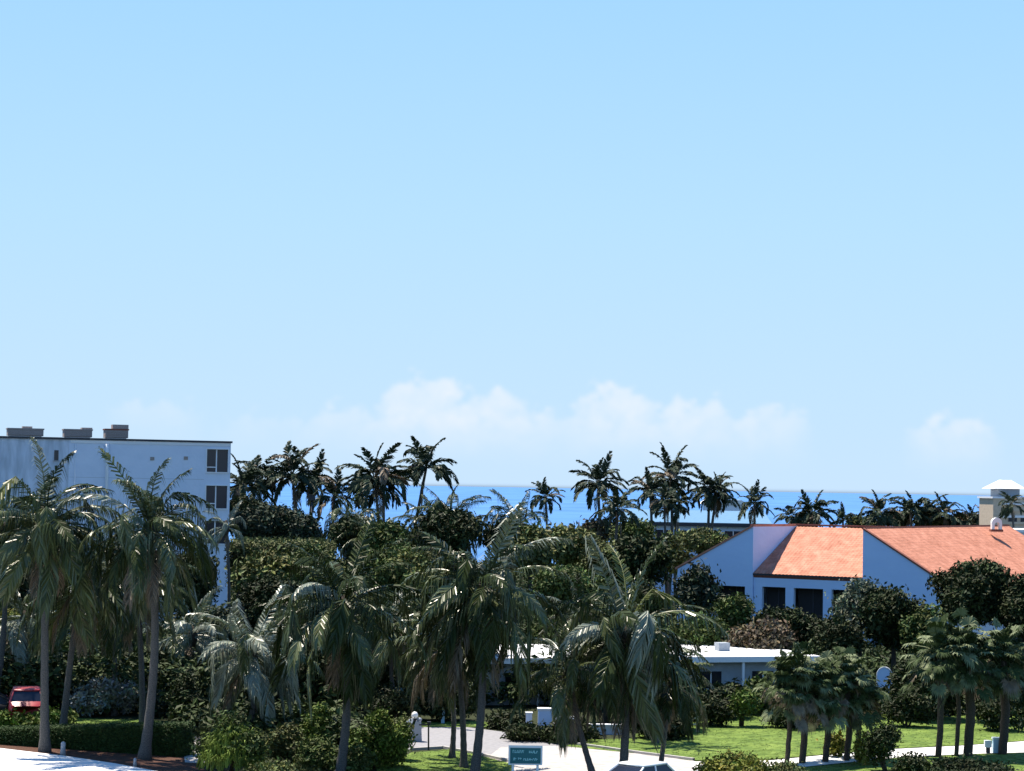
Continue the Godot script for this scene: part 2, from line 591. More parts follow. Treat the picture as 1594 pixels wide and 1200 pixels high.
# coconut palm: curved ringed trunk, fronds as parts
func palm(base: Vector3, heart: Vector3, size: float, n: int, sd: int, label: String, group: String, look := "near", dead := 2, trunk_r := 0.17, lowest := 9, nuts := false) -> Node3D:
	var g := RandomNumberGenerator.new()
	g.seed = sd
	var t := thing("coconut_palm", label, "palm tree", base, 0, group)
	var top := heart - base
	var st := begin(true)
	var pts := []
	var radii := []
	var bow := Vector3(g.randf_range(-0.35, 0.35), 0, g.randf_range(-0.35, 0.35))
	var steps := 26 if look == "near" else 10
	for i in steps + 1:
		var f := float(i) / steps
		pts.append(Vector3(0, -0.1, 0).lerp(top, f) + bow * sin(f * PI))
		radii.append(trunk_r * (1.0 + 0.7 * exp(-f * 14.0)) * lerpf(1.0, 0.72, f) * (1.0 + (0.07 if i % 2 else -0.03)))
	tube(st, pts, radii, 9)
	obj("trunk", st, M.bark_palm, t)
	var lib := frond_lib if look == "near" or look == "silver" else far_lib
	var yaw := g.randf() * TAU
	for i in n:
		yaw += 2.39996 + g.randf_range(-0.25, 0.25)
		var rowf := pow(float(i) / n, 0.8) * lowest
		var row := clampi(int(rowf + g.randf_range(-0.6, 0.6)), 0, 9)
		var m: Material = M.frond_green
		var roll := g.randf()
		if look == "far":
			m = M.frond_far if roll < 0.94 else M.frond_dry
		elif look == "silver":
			m = M.frond_silver if roll < 0.7 else M.frond_light
		else:
			if roll < 0.36:
				m = M.frond_light
			elif roll < 0.44 and row < 6:
				m = M.frond_silver
			elif row < 2 and roll < 0.55:
				m = M.frond_yellow
			elif row > 7 and roll < 0.6:
				m = M.frond_dry
		var o := mesh_node("frond", lib[row * 3 + (g.randi() % 3)], m, t)
		o.position = top + Vector3(cos(yaw), 0, -sin(yaw)) * 0.1 + Vector3.DOWN * 0.05 * row * 0.5
		o.basis = Basis(Vector3.RIGHT, g.randf_range(-0.22, 0.22)) * Basis(Vector3.UP, yaw) * Basis(Vector3.RIGHT, g.randf_range(-0.5, 0.5))
		o.scale = Vector3.ONE * size * g.randf_range(0.8, 1.12)
	if look != "far":
		st = begin(true)
		tube(st, [top + Vector3.DOWN * 0.75, top + Vector3.DOWN * 0.35, top, top + Vector3.UP * 0.35], [trunk_r * 0.9, trunk_r * 2.1, trunk_r * 1.7, 0.06], 9)
		obj("leaf_sheath", st, M.bark_dark, t)
	for i in mini(dead, 3):
		yaw += 2.0 + g.randf()
		var o := mesh_node("dry_frond", dead_lib[g.randi() % 4], M.frond_dry, t)
		o.position = top + Vector3.DOWN * 0.4
		o.rotation.y = yaw
		o.scale = Vector3.ONE * size * g.randf_range(0.7, 0.95)
	if nuts:
		for i in 7:
			st = begin(true)
			ball(st, Vector3.ZERO, Vector3(0.13, 0.16, 0.13), 6, 8)
			var o := obj("coconut", st, M.coconut, t)
			var a := i * 0.95
			o.position = top + Vector3(cos(a) * 0.33, -0.45 - 0.12 * (i % 3), sin(a) * 0.33)
	return t

func cabbage_palm(px: float, py_heart: float, py_base: float, size: float, sd: int, label: String, group: String, trunk_r := 0.15, lean := 0.0) -> Node3D:
	var g := RandomNumberGenerator.new()
	g.seed = sd
	var base := gnd(px, py_base)
	var heart := at(px + lean, py_heart, -base.z)
	var top := heart - base
	var t := thing("cabbage_palm", label, "palm tree", base, 0, group)
	var st := begin(true)
	var pts := []
	var radii := []
	for i in 15:
		var f := i / 14.0
		pts.append(Vector3(0, -0.1, 0).lerp(top, f) + Vector3(0.12, 0, 0.05) * sin(f * PI) * g.randf_range(0.8, 1.2))
		radii.append(trunk_r * (1.0 + 0.05 * (i % 2)) * (1.12 if f > 0.75 else 1.0))
	tube(st, pts, radii, 9)
	obj("trunk", st, M.bark_dark, t)
	var yaw := g.randf() * TAU
	for i in 104:
		yaw += 2.39996 + g.randf_range(-0.3, 0.3)
		var row := clampi(int(i / 104.0 * 7.0 + g.randf_range(-0.7, 0.7)), 0, 6)
		var roll := g.randf()
		var m: Material = M.fan_green if roll < 0.62 else M.fan_pale
		if row >= 6 and roll < 0.5:
			m = M.frond_dry
		var o := mesh_node("fan_leaf", fan_lib[row * 2 + g.randi() % 2], m, t)
		o.position = top + Vector3.UP * g.randf_range(-0.9, 0.55)
		o.rotation.y = yaw
		o.scale = Vector3.ONE * size * g.randf_range(0.85, 1.15)
	return t

# ---------------------------------------------------------------- sky
func make_sky() -> ImageTexture:
	var w := 4096
	var h := 2048
	var img := Image.create(w, h, false, Image.FORMAT_RGBH)
	var k := 1.0 / EXPOSURE
	var row_col := func(e: float) -> Color:   # linear sky radiance by elevation in degrees
		var keys := [[-90.0, Color(0.10, 0.14, 0.20)], [-6.0, Color(0.30, 0.42, 0.60)], [-2.0, Color(0.60, 0.80, 1.02)], [0.0, Color(0.60, 0.80, 1.02)], [2.5, Color(0.565, 0.795, 1.03)], [7.0, Color(0.49, 0.77, 1.05)], [13.0, Color(0.385, 0.695, 1.06)], [30.0, Color(0.13, 0.36, 0.82)], [90.0, Color(0.045, 0.16, 0.50)]]
		for i in keys.size() - 1:
			if e <= keys[i + 1][0]:
				var f: float = (e - keys[i][0]) / (keys[i + 1][0] - keys[i][0])
				return keys[i][1].lerp(keys[i + 1][1], clampf(f, 0, 1))
		return keys[-1][1]
	for y in h:
		var e := 90.0 - (y + 0.5) * 180.0 / h
		var c: Color = row_col.call(e)
		img.fill_rect(Rect2i(0, y, w, 1), Color(c.r * k, c.g * k, c.b * k))
	var puff := FastNoiseLite.new()
	puff.noise_type = FastNoiseLite.TYPE_SIMPLEX_SMOOTH
	puff.seed = 12
	puff.frequency = 0.055
	puff.fractal_octaves = 5
	var wide := FastNoiseLite.new()
	wide.seed = 4
	wide.frequency = 0.012
	wide.fractal_octaves = 2
	# low fair-weather clouds all round the horizon; the ones over the sea in front are placed as they stood
	var banks := [[1.2, 1.5, 1.85, 0.35, 6.5], [-2.3, 1.9, 2.85, 1.0, 1.9], [-0.6, 1.9, 2.5, 0.9, 2.0], [0.9, 1.7, 1.9, 0.3, 1.2], [-4.2, 1.6, 2.0, 0.6, 2.0], [2.75, 1.9, 2.75, 1.0, 1.7], [4.9, 1.8, 2.35, 0.9, 1.8], [6.7, 1.7, 2.25, 0.7, 1.4], [11.4, 1.55, 1.95, 0.8, 1.6], [-9.3, 1.8, 2.0, 0.4, 1.6], [-6.6, 1.5, 1.8, 0.3, 1.6], [17.5, 1.6, 2.2, 0.6, 2.0], [-17.0, 1.7, 2.2, 0.6, 2.4]]
	var r := RandomNumberGenerator.new()
	r.seed = 3
	for i in 40:
		banks.append([r.randf_range(22.0, 338.0), r.randf_range(1.3, 2.2), r.randf_range(1.8, 2.9), r.randf_range(0.4, 0.9), r.randf_range(1.2, 2.6)])
	for b in banks:
		var half: float = b[4]
		for y in range(int((90.0 - 4.6) / 180.0 * h), int(89.7 / 180.0 * h)):
			var e := 90.0 - (y + 0.5) * 180.0 / h
			for x in range(int((b[0] - half * 1.6) / 360.0 * w), int((b[0] + half * 1.6) / 360.0 * w)):
				var az := x * 360.0 / w
				var du: float = (az - b[0]) / (half * 0.75)
				var nv := puff.get_noise_2d(az * 20.0, e * 26.0) * 0.75 + puff.get_noise_2d(az * 60.0 + 500.0, e * 70.0) * 0.3
				var crest: float = b[1] + (b[2] - b[1]) * (1.0 - du * du) + nv * 0.7
				var up := smoothstep(crest + 0.13, crest - 0.17, e)
				var down := smoothstep(b[1] - 1.35, b[1] + 0.45, e)
				var a: float = up * down * clampf(1.25 - du * du, 0, 1) * b[3] * (0.75 + 0.5 * nv)
				if a <= 0.004:
					continue
				var xx := posmod(x, w)
				var c := img.get_pixel(xx, y)
				img.set_pixel(xx, y, c.lerp(Color(0.86 * k, 0.925 * k, 1.02 * k), clampf(a * 0.8, 0, 0.8)))
	return ImageTexture.create_from_image(img)

func _ready() -> void:
	# ---- camera
	var cam := Camera3D.new()
	cam.name = "camera"
	add_child(cam)
	cam.fov = rad_to_deg(2.0 * atan(600.0 / FOCAL))
	cam.position = EYE
	cam.basis = Basis(Vector3.RIGHT, deg_to_rad(PITCH)) * Basis(Vector3.BACK, deg_to_rad(ROLL))
	cam.near = 1.0
	cam.far = 60000.0
	cam.current = true
	# ---- sky, sun, exposure
	var env := Environment.new()
	env.background_mode = Environment.BG_SKY
	var pano := PanoramaSkyMaterial.new()
	pano.panorama = make_sky()
	var sky := Sky.new()
	sky.sky_material = pano
	env.sky = sky
	env.tonemap_mode = Environment.TONE_MAPPER_LINEAR
	env.tonemap_exposure = EXPOSURE
	env.sdfgi_enabled = true
	env.ssao_enabled = true
	env.ssil_enabled = true
	var we := WorldEnvironment.new()
	we.environment = env
	add_child(we)
	var sun := DirectionalLight3D.new()
	sun.name = "sun"
	sun.light_energy = 1.6
	sun.light_color = Color(1.0, 0.955, 0.89)
	sun.light_angular_distance = 0.5
	sun.shadow_enabled = true
	add_child(sun)
	sun.look_at_from_position(SUN * 100.0, Vector3.ZERO)

	make_materials()
	make_library()
	ground()
	apartment()
	villa()
	far_pavilion()
	tower()
	low_house()
	small_structures()
	trees()
	far_palms()
	near_palms()
	cabbage_palms()
	shrubs()
	objects()

# ---------------------------------------------------------------- the setting
func ground() -> void:
	struct("ground", sheet([Vector3(-420, 0, -8), Vector3(420, 0, -8), Vector3(420, 0, -330), Vector3(-420, 0, -330)], 0.0), M.earth)
	var st := begin()
	quad(st, Vector3(-30000, -3, -50000), Vector3(30000, -3, -50000), Vector3(30000, -3, -300), Vector3(-30000, -3, -300))
	struct("sea", st, M.sea)
	# beach slope down to the water
	st = begin()
	quad(st, Vector3(-420, -3.4, -352), Vector3(420, -3.4, -352), Vector3(420, 0, -330), Vector3(-420, 0, -330))
	struct("beach", st, M.concrete)
	# lawn on the right, its lower edge along the pale path
	var lawn := [gnd(985, 1150), gnd(1000, 1120), gnd(1090, 1117), gnd(1200, 1112), gnd(1320, 1104), gnd(1420, 1098), gnd(1640, 1096), gnd(1640, 1150), gnd(1500, 1160), gnd(1380, 1166), gnd(1300, 1173), gnd(1190, 1183), gnd(1075, 1184), gnd(1000, 1174), gnd(880, 1162), gnd(900, 1152)]
	struct("lawn", sheet(lawn, 0.02), M.grass)
	# verge between the road and the camera, in the middle
	struct("verge", sheet([gnd(640, 1172), gnd(700, 1167), gnd(745, 1176), gnd(800, 1190), gnd(790, 1215), gnd(560, 1215)], 0.02), M.grass)
	struct("verge_behind_road", sheet([gnd(600, 1122), gnd(660, 1122), gnd(790, 1124), gnd(800, 1132), gnd(640, 1132), gnd(600, 1130)], 0.02), M.grass)
	# lawn strip behind the hedge on the left
	struct("lawn_left", sheet([gnd(-60, 1116), gnd(110, 1118), gnd(250, 1122), gnd(270, 1140), gnd(-60, 1152)], 0.02), M.grass)
	# road: grey asphalt from the left, pale drive in the middle, pale path along the lawn
	struct("road", sheet([gnd(560, 1128), gnd(660, 1129), gnd(720, 1131), gnd(790, 1140), gnd(860, 1150), gnd(905, 1158), gnd(860, 1230), gnd(800, 1186), gnd(745, 1174), gnd(690, 1164), gnd(640, 1167), gnd(560, 1160)], 0.008), M.asphalt)
	struct("drive", sheet([gnd(780, 1163), gnd(880, 1161), gnd(1000, 1174), gnd(1080, 1184), gnd(1110, 1230), gnd(820, 1260), gnd(760, 1178)], 0.012), M.concrete)
	struct("path", sheet([gnd(1075, 1186), gnd(1200, 1184), gnd(1300, 1174), gnd(1380, 1167), gnd(1500, 1161), gnd(1640, 1151), gnd(1640, 1170), gnd(1500, 1174), gnd(1400, 1179), gnd(1300, 1189), gnd(1200, 1199), gnd(1090, 1215)], 0.016), M.white_concrete)
	struct("lower_lawn", sheet([gnd(1075, 1216), gnd(1200, 1200), gnd(1300, 1190), gnd(1400, 1180), gnd(1500, 1175), gnd(1640, 1171), gnd(1640, 1260), gnd(1000, 1260)], 0.012), M.grass)
	for which in [["lawn", lawn, 4000], ["lower_lawn", [gnd(1075, 1216), gnd(1200, 1200), gnd(1300, 1190), gnd(1400, 1180), gnd(1500, 1175), gnd(1640, 1171), gnd(1640, 1260), gnd(1000, 1260)], 2500], ["lawn_left", [gnd(-60, 1116), gnd(110, 1118), gnd(250, 1122), gnd(270, 1140), gnd(-60, 1152)], 2500], ["verge", [gnd(640, 1172), gnd(700, 1167), gnd(745, 1176), gnd(800, 1190), gnd(790, 1215), gnd(560, 1215)], 1500]]:
		var poly := PackedVector2Array()
		var box2 := Rect2(which[1][0].x, which[1][0].z, 0, 0)
		for q in which[1]:
			poly.append(Vector2(q.x, q.z))
			box2 = box2.expand(Vector2(q.x, q.z))
		var gr := RandomNumberGenerator.new()
		gr.seed = which[2]
		var gp := []
		var gt := []
		while gp.size() < which[2]:
			var q := Vector2(gr.randf_range(box2.position.x, box2.end.x), gr.randf_range(box2.position.y, box2.end.y))
			if not Geometry2D.is_point_in_polygon(q, poly):
				continue
			var s := gr.randf_range(0.02, 0.06)
			gp.append(Transform3D(Basis(Vector3.UP, gr.randf() * TAU).scaled(Vector3(s * 2.2, s, s * 2.2)), Vector3(q.x, 0.015, q.y)))
			var v := gr.randf_range(0.7, 1.35)
			gt.append(Color(0.19 * v, 0.28 * v, 0.06 * v))
		spread(get_node(which[0]), "grass_blades", strap_lib, gp, gt, M.leaf)
	# kerbs
	for line in [[gnd(900, 1160), gnd(1000, 1174), gnd(1080, 1184)], [gnd(640, 1168), gnd(690, 1165), gnd(745, 1175), gnd(800, 1188)]]:
		st = begin()
		for i in line.size() - 1:
			var a: Vector3 = line[i]
			var b: Vector3 = line[i + 1]
			var d := (b - a).normalized()
			var side := d.cross(Vector3.UP) * 0.08
			var up := Vector3.UP * 0.12
			quad(st, a - side, a - side + up, b - side + up, b - side)
			quad(st, b + side, b + side + up, a + side + up, a + side)
			quad(st, a - side + up, a + side + up, b + side + up, b - side + up)
		struct("kerb", st, M.concrete)
	# white paved corner at the lower left with its brown mulch bed, and the pale steps beside the hedge
	struct("pavement", sheet([gnd(-80, 1158), gnd(0, 1166), gnd(100, 1178), gnd(180, 1190), gnd(260, 1205), gnd(320, 1250), gnd(-80, 1300)], 0.05), M.white_concrete)
	struct("mulch_bed", sheet([gnd(-80, 1148), gnd(0, 1157), gnd(120, 1168), gnd(290, 1176), gnd(340, 1215), gnd(330, 1245), gnd(255, 1206), gnd(180, 1191), gnd(100, 1179), gnd(0, 1167), gnd(-80, 1159)], 0.03), M.mulch)
	struct("walkway", sheet([gnd(282, 1146), gnd(325, 1146), gnd(330, 1190), gnd(288, 1188)], 0.04), M.concrete)

# ---------------------------------------------------------------- buildings
func slab(parent: Node, called: String, m: Material, t: Transform3D, lo: Vector3, hi: Vector3) -> MeshInstance3D:
	var st := begin()
	box(st, lo, hi, t)
	return obj(called, st, m, parent)

func apartment() -> void:
	var o := at(357, 800, 184)
	o.y = 0
	var th := deg_to_rad(17)
	# local: x runs along the wall to the left end, z towards the viewer
	var t := thing("apartment_building", "white four storey apartment block with dark coping behind the left palms", "building", o, 0)
	var f := Transform3D(Basis(Vector3(-cos(th), 0, sin(th)), Vector3.UP, Vector3(-sin(th), 0, -cos(th)) * -1.0), Vector3.ZERO)
	var H := 15.25
	# front wall in strips round the three stacked windows at its right end
	var wins := [[H - 2.45, H - 0.55], [H - 5.5, H - 3.6], [H - 8.45, H - 6.55]]
	var u0 := 0.22
	var u1 := 2.0
	slab(t, "wall", M.wall_white, f, Vector3(u1, 0, -0.3), Vector3(13.4, H, 0))
	slab(t, "wall", M.wall_stained, f, Vector3(13.4, 0, -0.3), Vector3(19.6, H, -0.02))
	slab(t, "wall", M.wall_white, f, Vector3(0, 0, -0.3), Vector3(u0, H, 0))
	var y := H
	for w in wins:
		slab(t, "wall", M.wall_white, f, Vector3(u0, w[1], -0.3), Vector3(u1, y, 0))
		y = w[0]
	slab(t, "wall", M.wall_white, f, Vector3(u0, 0, -0.3), Vector3(u1, y, 0))
	slab(t, "side_wall", M.wall_white, f, Vector3(0, 0, -12), Vector3(0.3, H, -0.3))
	slab(t, "side_wall", M.wall_white, f, Vector3(19.3, 0, -12), Vector3(19.6, H, -0.3))
	slab(t, "back_wall", M.wall_white, f, Vector3(0.3, 0, -12), Vector3(19.3, H, -11.7))
	slab(t, "roof", M.roof_white, f, Vector3(0.3, H - 0.4, -11.7), Vector3(19.3, H - 0.1, -0.3))
	slab(t, "coping", M.coping, f, Vector3(-0.12, H, -12.1), Vector3(19.75, H + 0.16, 0.12))
	slab(t, "fascia", M.trim_white, f, Vector3(0.02, H - 0.26, 0.0), Vector3(13.3, H - 0.004, 0.05))
	for k in 3:
		var w: Array = wins[k]
		var st := begin()
		box(st, Vector3(u0, w[0], -0.22), Vector3(u1, w[1], -0.19), f)
		var wn := obj("window", st, M.dark_glass, t)
		st = begin()
		box(st, Vector3(u0 - 0.1, w[1], 0.003), Vector3(u1 + 0.1, w[1] + 0.08, 0.06), f)
		box(st, Vector3(u0 - 0.1, w[0] - 0.1, 0.003), Vector3(u1 + 0.1, w[0], 0.1), f)
		box(st, Vector3(u1, w[0], 0.003), Vector3(u1 + 0.1, w[1], 0.06), f)
		box(st, Vector3(u0 - 0.1, w[0], 0.003), Vector3(u0, w[1], 0.06), f)
		obj("frame", st, M.trim_white, wn)
		st = begin()
		box(st, Vector3(1.12, w[0], -0.18), Vector3(1.22, w[1], -0.12), f)
		obj("mullion", st, M.trim_white, wn)
		st = begin()
		box(st, Vector3(1.225, w[0] + 0.36, -0.18), Vector3(u1, w[0] + 0.44, -0.13), f)
		obj("sash_bar", st, M.trim_white, wn)
	var sm := slab(t, "window", M.dark_glass, f, Vector3(14.25, H - 1.75, -0.018), Vector3(14.6, H - 0.9, 0.01))
	slab(sm, "frame", M.wall_grey, f, Vector3(14.15, H - 1.83, -0.017), Vector3(14.7, H - 1.753, 0.05))
	var st := begin(true)
	tube(st, [f * Vector3(10.35, H - 0.3, 0.2), f * Vector3(10.3, H - 1.8, 0.16), f * Vector3(10.15, 0, 0.16)], [0.16, 0.14, 0.13], 8)
	obj("downpipe", st, M.trim_white, t)
	st = begin(true)
	tube(st, [f * Vector3(12.9, H - 0.3, 0.06), f * Vector3(12.9, 0, 0.06)], [0.05, 0.05], 6)
	obj("downpipe", st, M.trim_white, t)
	for k in 4:
		slab(t, "floor_joint", M.wall_grey, f, Vector3(2.2, H - 3.1 - k * 3.02, 0.001), Vector3(13.3, H - 3.08 - k * 3.02, 0.012))
	for q in [[3.6, 1.2], [6.4, 1.3], [8.0, 4.2], [4.4, 4.3]]:
		slab(t, "vent", M.louver, f, Vector3(q[0], H - q[1] - 0.28, 0.002), Vector3(q[0] + 0.34, H - q[1], 0.05))
	# recessed wing past the left end, with windows
	slab(t, "wing", M.wall_stained, f, Vector3(19.6, 0, -9), Vector3(30, H - 0.05, -1.6))
	slab(t, "wing_coping", M.coping, f, Vector3(19.75, H - 0.05, -9.1), Vector3(30.1, H + 0.12, -1.48))
	for k in 3:
		var wn := slab(t, "window", M.dark_glass, f, Vector3(20.0, H - 2.2 - 3.05 * k, -1.6), Vector3(21.6, H - 0.7 - 3.05 * k, -1.56))
		slab(wn, "mullion", M.trim_white, f, Vector3(20.75, H - 2.2 - 3.05 * k, -1.559), Vector3(20.83, H - 0.7 - 3.05 * k, -1.52))
	# louvred plant boxes on the roof
	for k in 3:
		var row: Array = [[15.3, 18.2, 0.82, "long louvred plant box on the apartment roof, leftmost of three"], [11.3, 13.6, 0.85, "louvred plant box in the middle of the apartment roof"], [8.3, 10.2, 0.95, "tall stepped plant box on the apartment roof, nearest the downpipe"]][k]
		var p := thing("rooftop_unit", row[3], "rooftop unit", o + f.basis * Vector3(0, H + 0.02, -2.4), 0, "plant boxes along the apartment roof")
		var top: float = row[2]
		slab(p, "plinth", M.trim_white, f, Vector3(row[0] + 0.15, -0.1, -1.5), Vector3(row[1] - 0.15, 0.25, -0.1))
		slab(p, "casing", M.louver, f, Vector3(row[0], 0.25, -1.6), Vector3(row[1], top - 0.05, 0))
		for q in 4:
			slab(p, "slat", M.louver, f, Vector3(row[0] + 0.05, 0.32 + q * (top - 0.45) / 4.0, 0.003), Vector3(row[1] - 0.05, 0.40 + q * (top - 0.45) / 4.0, 0.07))
		slab(p, "lid", M.tile_dark if k == 2 else M.louver, f, Vector3(row[0] - 0.06, top - 0.05, -1.66), Vector3(row[1] + 0.06, top + 0.06, 0.06))
		if k == 0:
			slab(p, "vent_hood", M.louver, f, Vector3(row[0] + 0.9, top + 0.06, -1.2), Vector3(row[0] + 1.7, top + 0.22, -0.3))
		else:
			slab(p, "vent_hood", M.louver, f, Vector3(row[0] - 0.02, top + 0.06, -1.3), Vector3(row[0] + (0.85 if k == 1 else 1.3), top + (0.2 if k == 1 else 0.42), -0.1))

func tiled(parent: Node, called: String, a: Vector3, b: Vector3, c: Vector3, d: Vector3) -> void:   # roof plane a b (eave) c d (ridge): rows of barrel tiles as real relief
	var st := begin(true)
	var wide := (b - a).length()
	var longs := (d - a).length()
	var nx := int(wide / 0.075)
	var ny := int(longs / 0.36)
	var nrm := (b - a).cross(d - a).normalized()
	if nrm.y < 0:
		nrm = -nrm
	var g := RandomNumberGenerator.new()
	g.seed = 9
	for j in ny:
		for i in nx:
			var q := []
			for m in [[0, 0], [1, 0], [1, 1], [0, 1]]:
				var fx: float = float(i + m[0]) / nx
				var fy: float = float(j + m[1]) / ny
				var p: Vector3 = a.lerp(b, fx).lerp(d.lerp(c, fx), fy)
				var hump := 0.04 * absf(sin((i + m[0]) * PI / 4.0)) + (0.006 if m[1] == 0 else 0.0)
				q.append(p + nrm * hump)
			quad(st, q[0], q[3], q[2], q[1])
	var o := obj(called, st, M.tile, parent)
	o.set_meta("kind", "stuff")

func villa() -> void:
	var phi := deg_to_rad(32)
	var o := at(1172, 893, 168)
	var eave := o.y
	o.y = 0
	var U := Vector3(cos(phi), 0, sin(phi))       # along the front, to the right
	var N := Vector3(-sin(phi), 0, cos(phi))      # out of the front
	var V := Vector3.UP
	var R := 9.3
	var B := eave - 0.95
	var f := Transform3D(Basis(U, V, N), Vector3.ZERO)
	var t := thing("villa", "white house with orange tiled roofs between high sloping walls", "house", o)
	# left wing: wall rising to the right, its flank above the middle roof
	var st := begin()
	prism(st, PackedVector2Array([Vector2(-6.5, B - 0.05), Vector2(-0.02, B - 0.05), Vector2(-0.02, R), Vector2(-6.5, eave + 0.15)]), Vector3.ZERO, U, V, N, 0.35)
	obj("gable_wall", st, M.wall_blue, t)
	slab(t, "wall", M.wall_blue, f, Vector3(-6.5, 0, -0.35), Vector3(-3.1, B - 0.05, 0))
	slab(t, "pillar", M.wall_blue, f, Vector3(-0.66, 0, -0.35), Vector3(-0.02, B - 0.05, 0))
	st = begin()
	prism(st, PackedVector2Array([Vector2(0.35, 0), Vector2(8.1, 0), Vector2(8.1, R), Vector2(0.35, R)]), Vector3(-0.02, 0, 0), -N, V, U, 0.3)
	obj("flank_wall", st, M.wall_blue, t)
	st = begin()
	prism(st, PackedVector2Array([Vector2(0.05, R + 0.0), Vector2(0.05, R + 0.14), Vector2(-6.7, eave + 0.24), Vector2(-6.7, eave + 0.1)]), N * 0.1, U, V, N, 8.4)
	obj("left_roof", st, M.tile, t)
	slab(t, "back_wall", M.wall_white, f, Vector3(-6.5, 0, -8.3), Vector3(14.5, eave, -8.0))
	slab(t, "side_wall", M.wall_white, f, Vector3(-6.5, 0, -8.0), Vector3(-6.2, eave, -0.35))
	# middle: beam, pillars, openings
	slab(t, "beam", M.wall_blue, f, Vector3(0, B, -0.5), Vector3(9.0, eave - 0.1, -0.15))
	slab(t, "eave_board", M.coping, f, Vector3(0, eave - 0.1, -0.5), Vector3(9.0, eave + 0.02, 0.0))
	for u in [0.0, 2.65, 5.75, 8.3]:
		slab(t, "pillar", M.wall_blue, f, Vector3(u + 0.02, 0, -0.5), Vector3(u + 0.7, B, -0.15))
	for u in [[-3.1, -0.68], [0.72, 2.67], [3.35, 5.77], [6.45, 8.32]]:
		var wn := slab(t, "opening", M.dark_room, f, Vector3(u[0], 0.3, -1.2), Vector3(u[1], B - 0.06, -1.1))
		slab(wn, "frame", M.coping, f, Vector3((u[0] + u[1]) / 2 - 0.04, 0.3, -1.098), Vector3((u[0] + u[1]) / 2 + 0.04, B - 0.06, -1.06))
	slab(t, "ceiling", M.wall_grey, f, Vector3(-6.2, B - 0.03, -8.0), Vector3(9.0, B + 0.1, -0.52))
	var e0 := f * Vector3(0.0, eave + 0.02, 0.05)
	var e1 := f * Vector3(9.02, eave + 0.02, 0.05)
	var r1 := f * Vector3(9.02, R - 0.1, -7.7)
	var r0 := f * Vector3(0.0, R - 0.1, -7.7)
	tiled(t, "middle_roof", e0, e1, r1, r0)
	st = begin()
	prism(st, PackedVector2Array([Vector2(0.0, eave - 0.08), Vector2(7.75, R - 0.2), Vector2(7.75, B + 0.2), Vector2(0.5, B + 0.2)]), Vector3.ZERO + U * 9.0, -N, V, U, 8.98)
	obj("roof_body", st, M.tile_dark, t)
	# right wing: wall falling to the right, long tiled roof behind it
	st = begin()
	prism(st, PackedVector2Array([Vector2(9.05, 0), Vector2(14.9, 0), Vector2(14.9, eave + 0.2), Vector2(9.05, R)]), N * 0.1, U, V, N, 0.35)
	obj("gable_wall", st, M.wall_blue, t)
	st = begin()
	prism(st, PackedVector2Array([Vector2(8.98, R + 0.02), Vector2(9.05, R + 0.1), Vector2(15.1, eave + 0.2), Vector2(15.06, eave + 0.06)]), N * 0.2, U, V, N, 0.42)
	obj("rake_board", st, M.tile_dark, t)
	var slope := (R - eave - 0.14) / 6.0
	tiled(t, "right_roof", f * Vector3(17.2, R + 0.0 - slope * 8.0, -4.0), f * Vector3(17.2, R + 0.0 - slope * 8.0, -32), f * Vector3(9.05, R + 0.06, -32), f * Vector3(9.05, R + 0.06, -4.0))
	tiled(t, "right_roof", f * Vector3(15.1, eave + 0.12, -0.25), f * Vector3(15.1, eave + 0.12, -4.0), f * Vector3(9.05, R + 0.06, -4.0), f * Vector3(9.05, R + 0.06, -0.25))
	st = begin()
	prism(st, PackedVector2Array([Vector2(9.1, 0), Vector2(14.7, 0), Vector2(14.7, eave - 0.15), Vector2(9.1, R - 0.25)]), N * -0.4, U, V, N, 31.0)
	obj("wing_body", st, M.wall_white, t)
	st = begin()
	for k in 90:
		var a := f * Vector3(9.05, R + 0.05, -0.2 - k * 0.355)
		tube(st, [a, a - N * 0.36], [0.13, 0.11], 6)
	var rd := obj("ridge_tiles", st, M.tile_dark, t)
	rd.set_meta("kind", "stuff")
	slab(t, "ridge_cap", M.tile_dark, f, Vector3(-0.3, R - 0.0, -8.1), Vector3(9.0, R + 0.13, -7.75))
	slab(t, "wall_cap", M.tile_dark, f, Vector3(-0.34, R + 0.0, -7.75), Vector3(0.04, R + 0.11, -0.1))

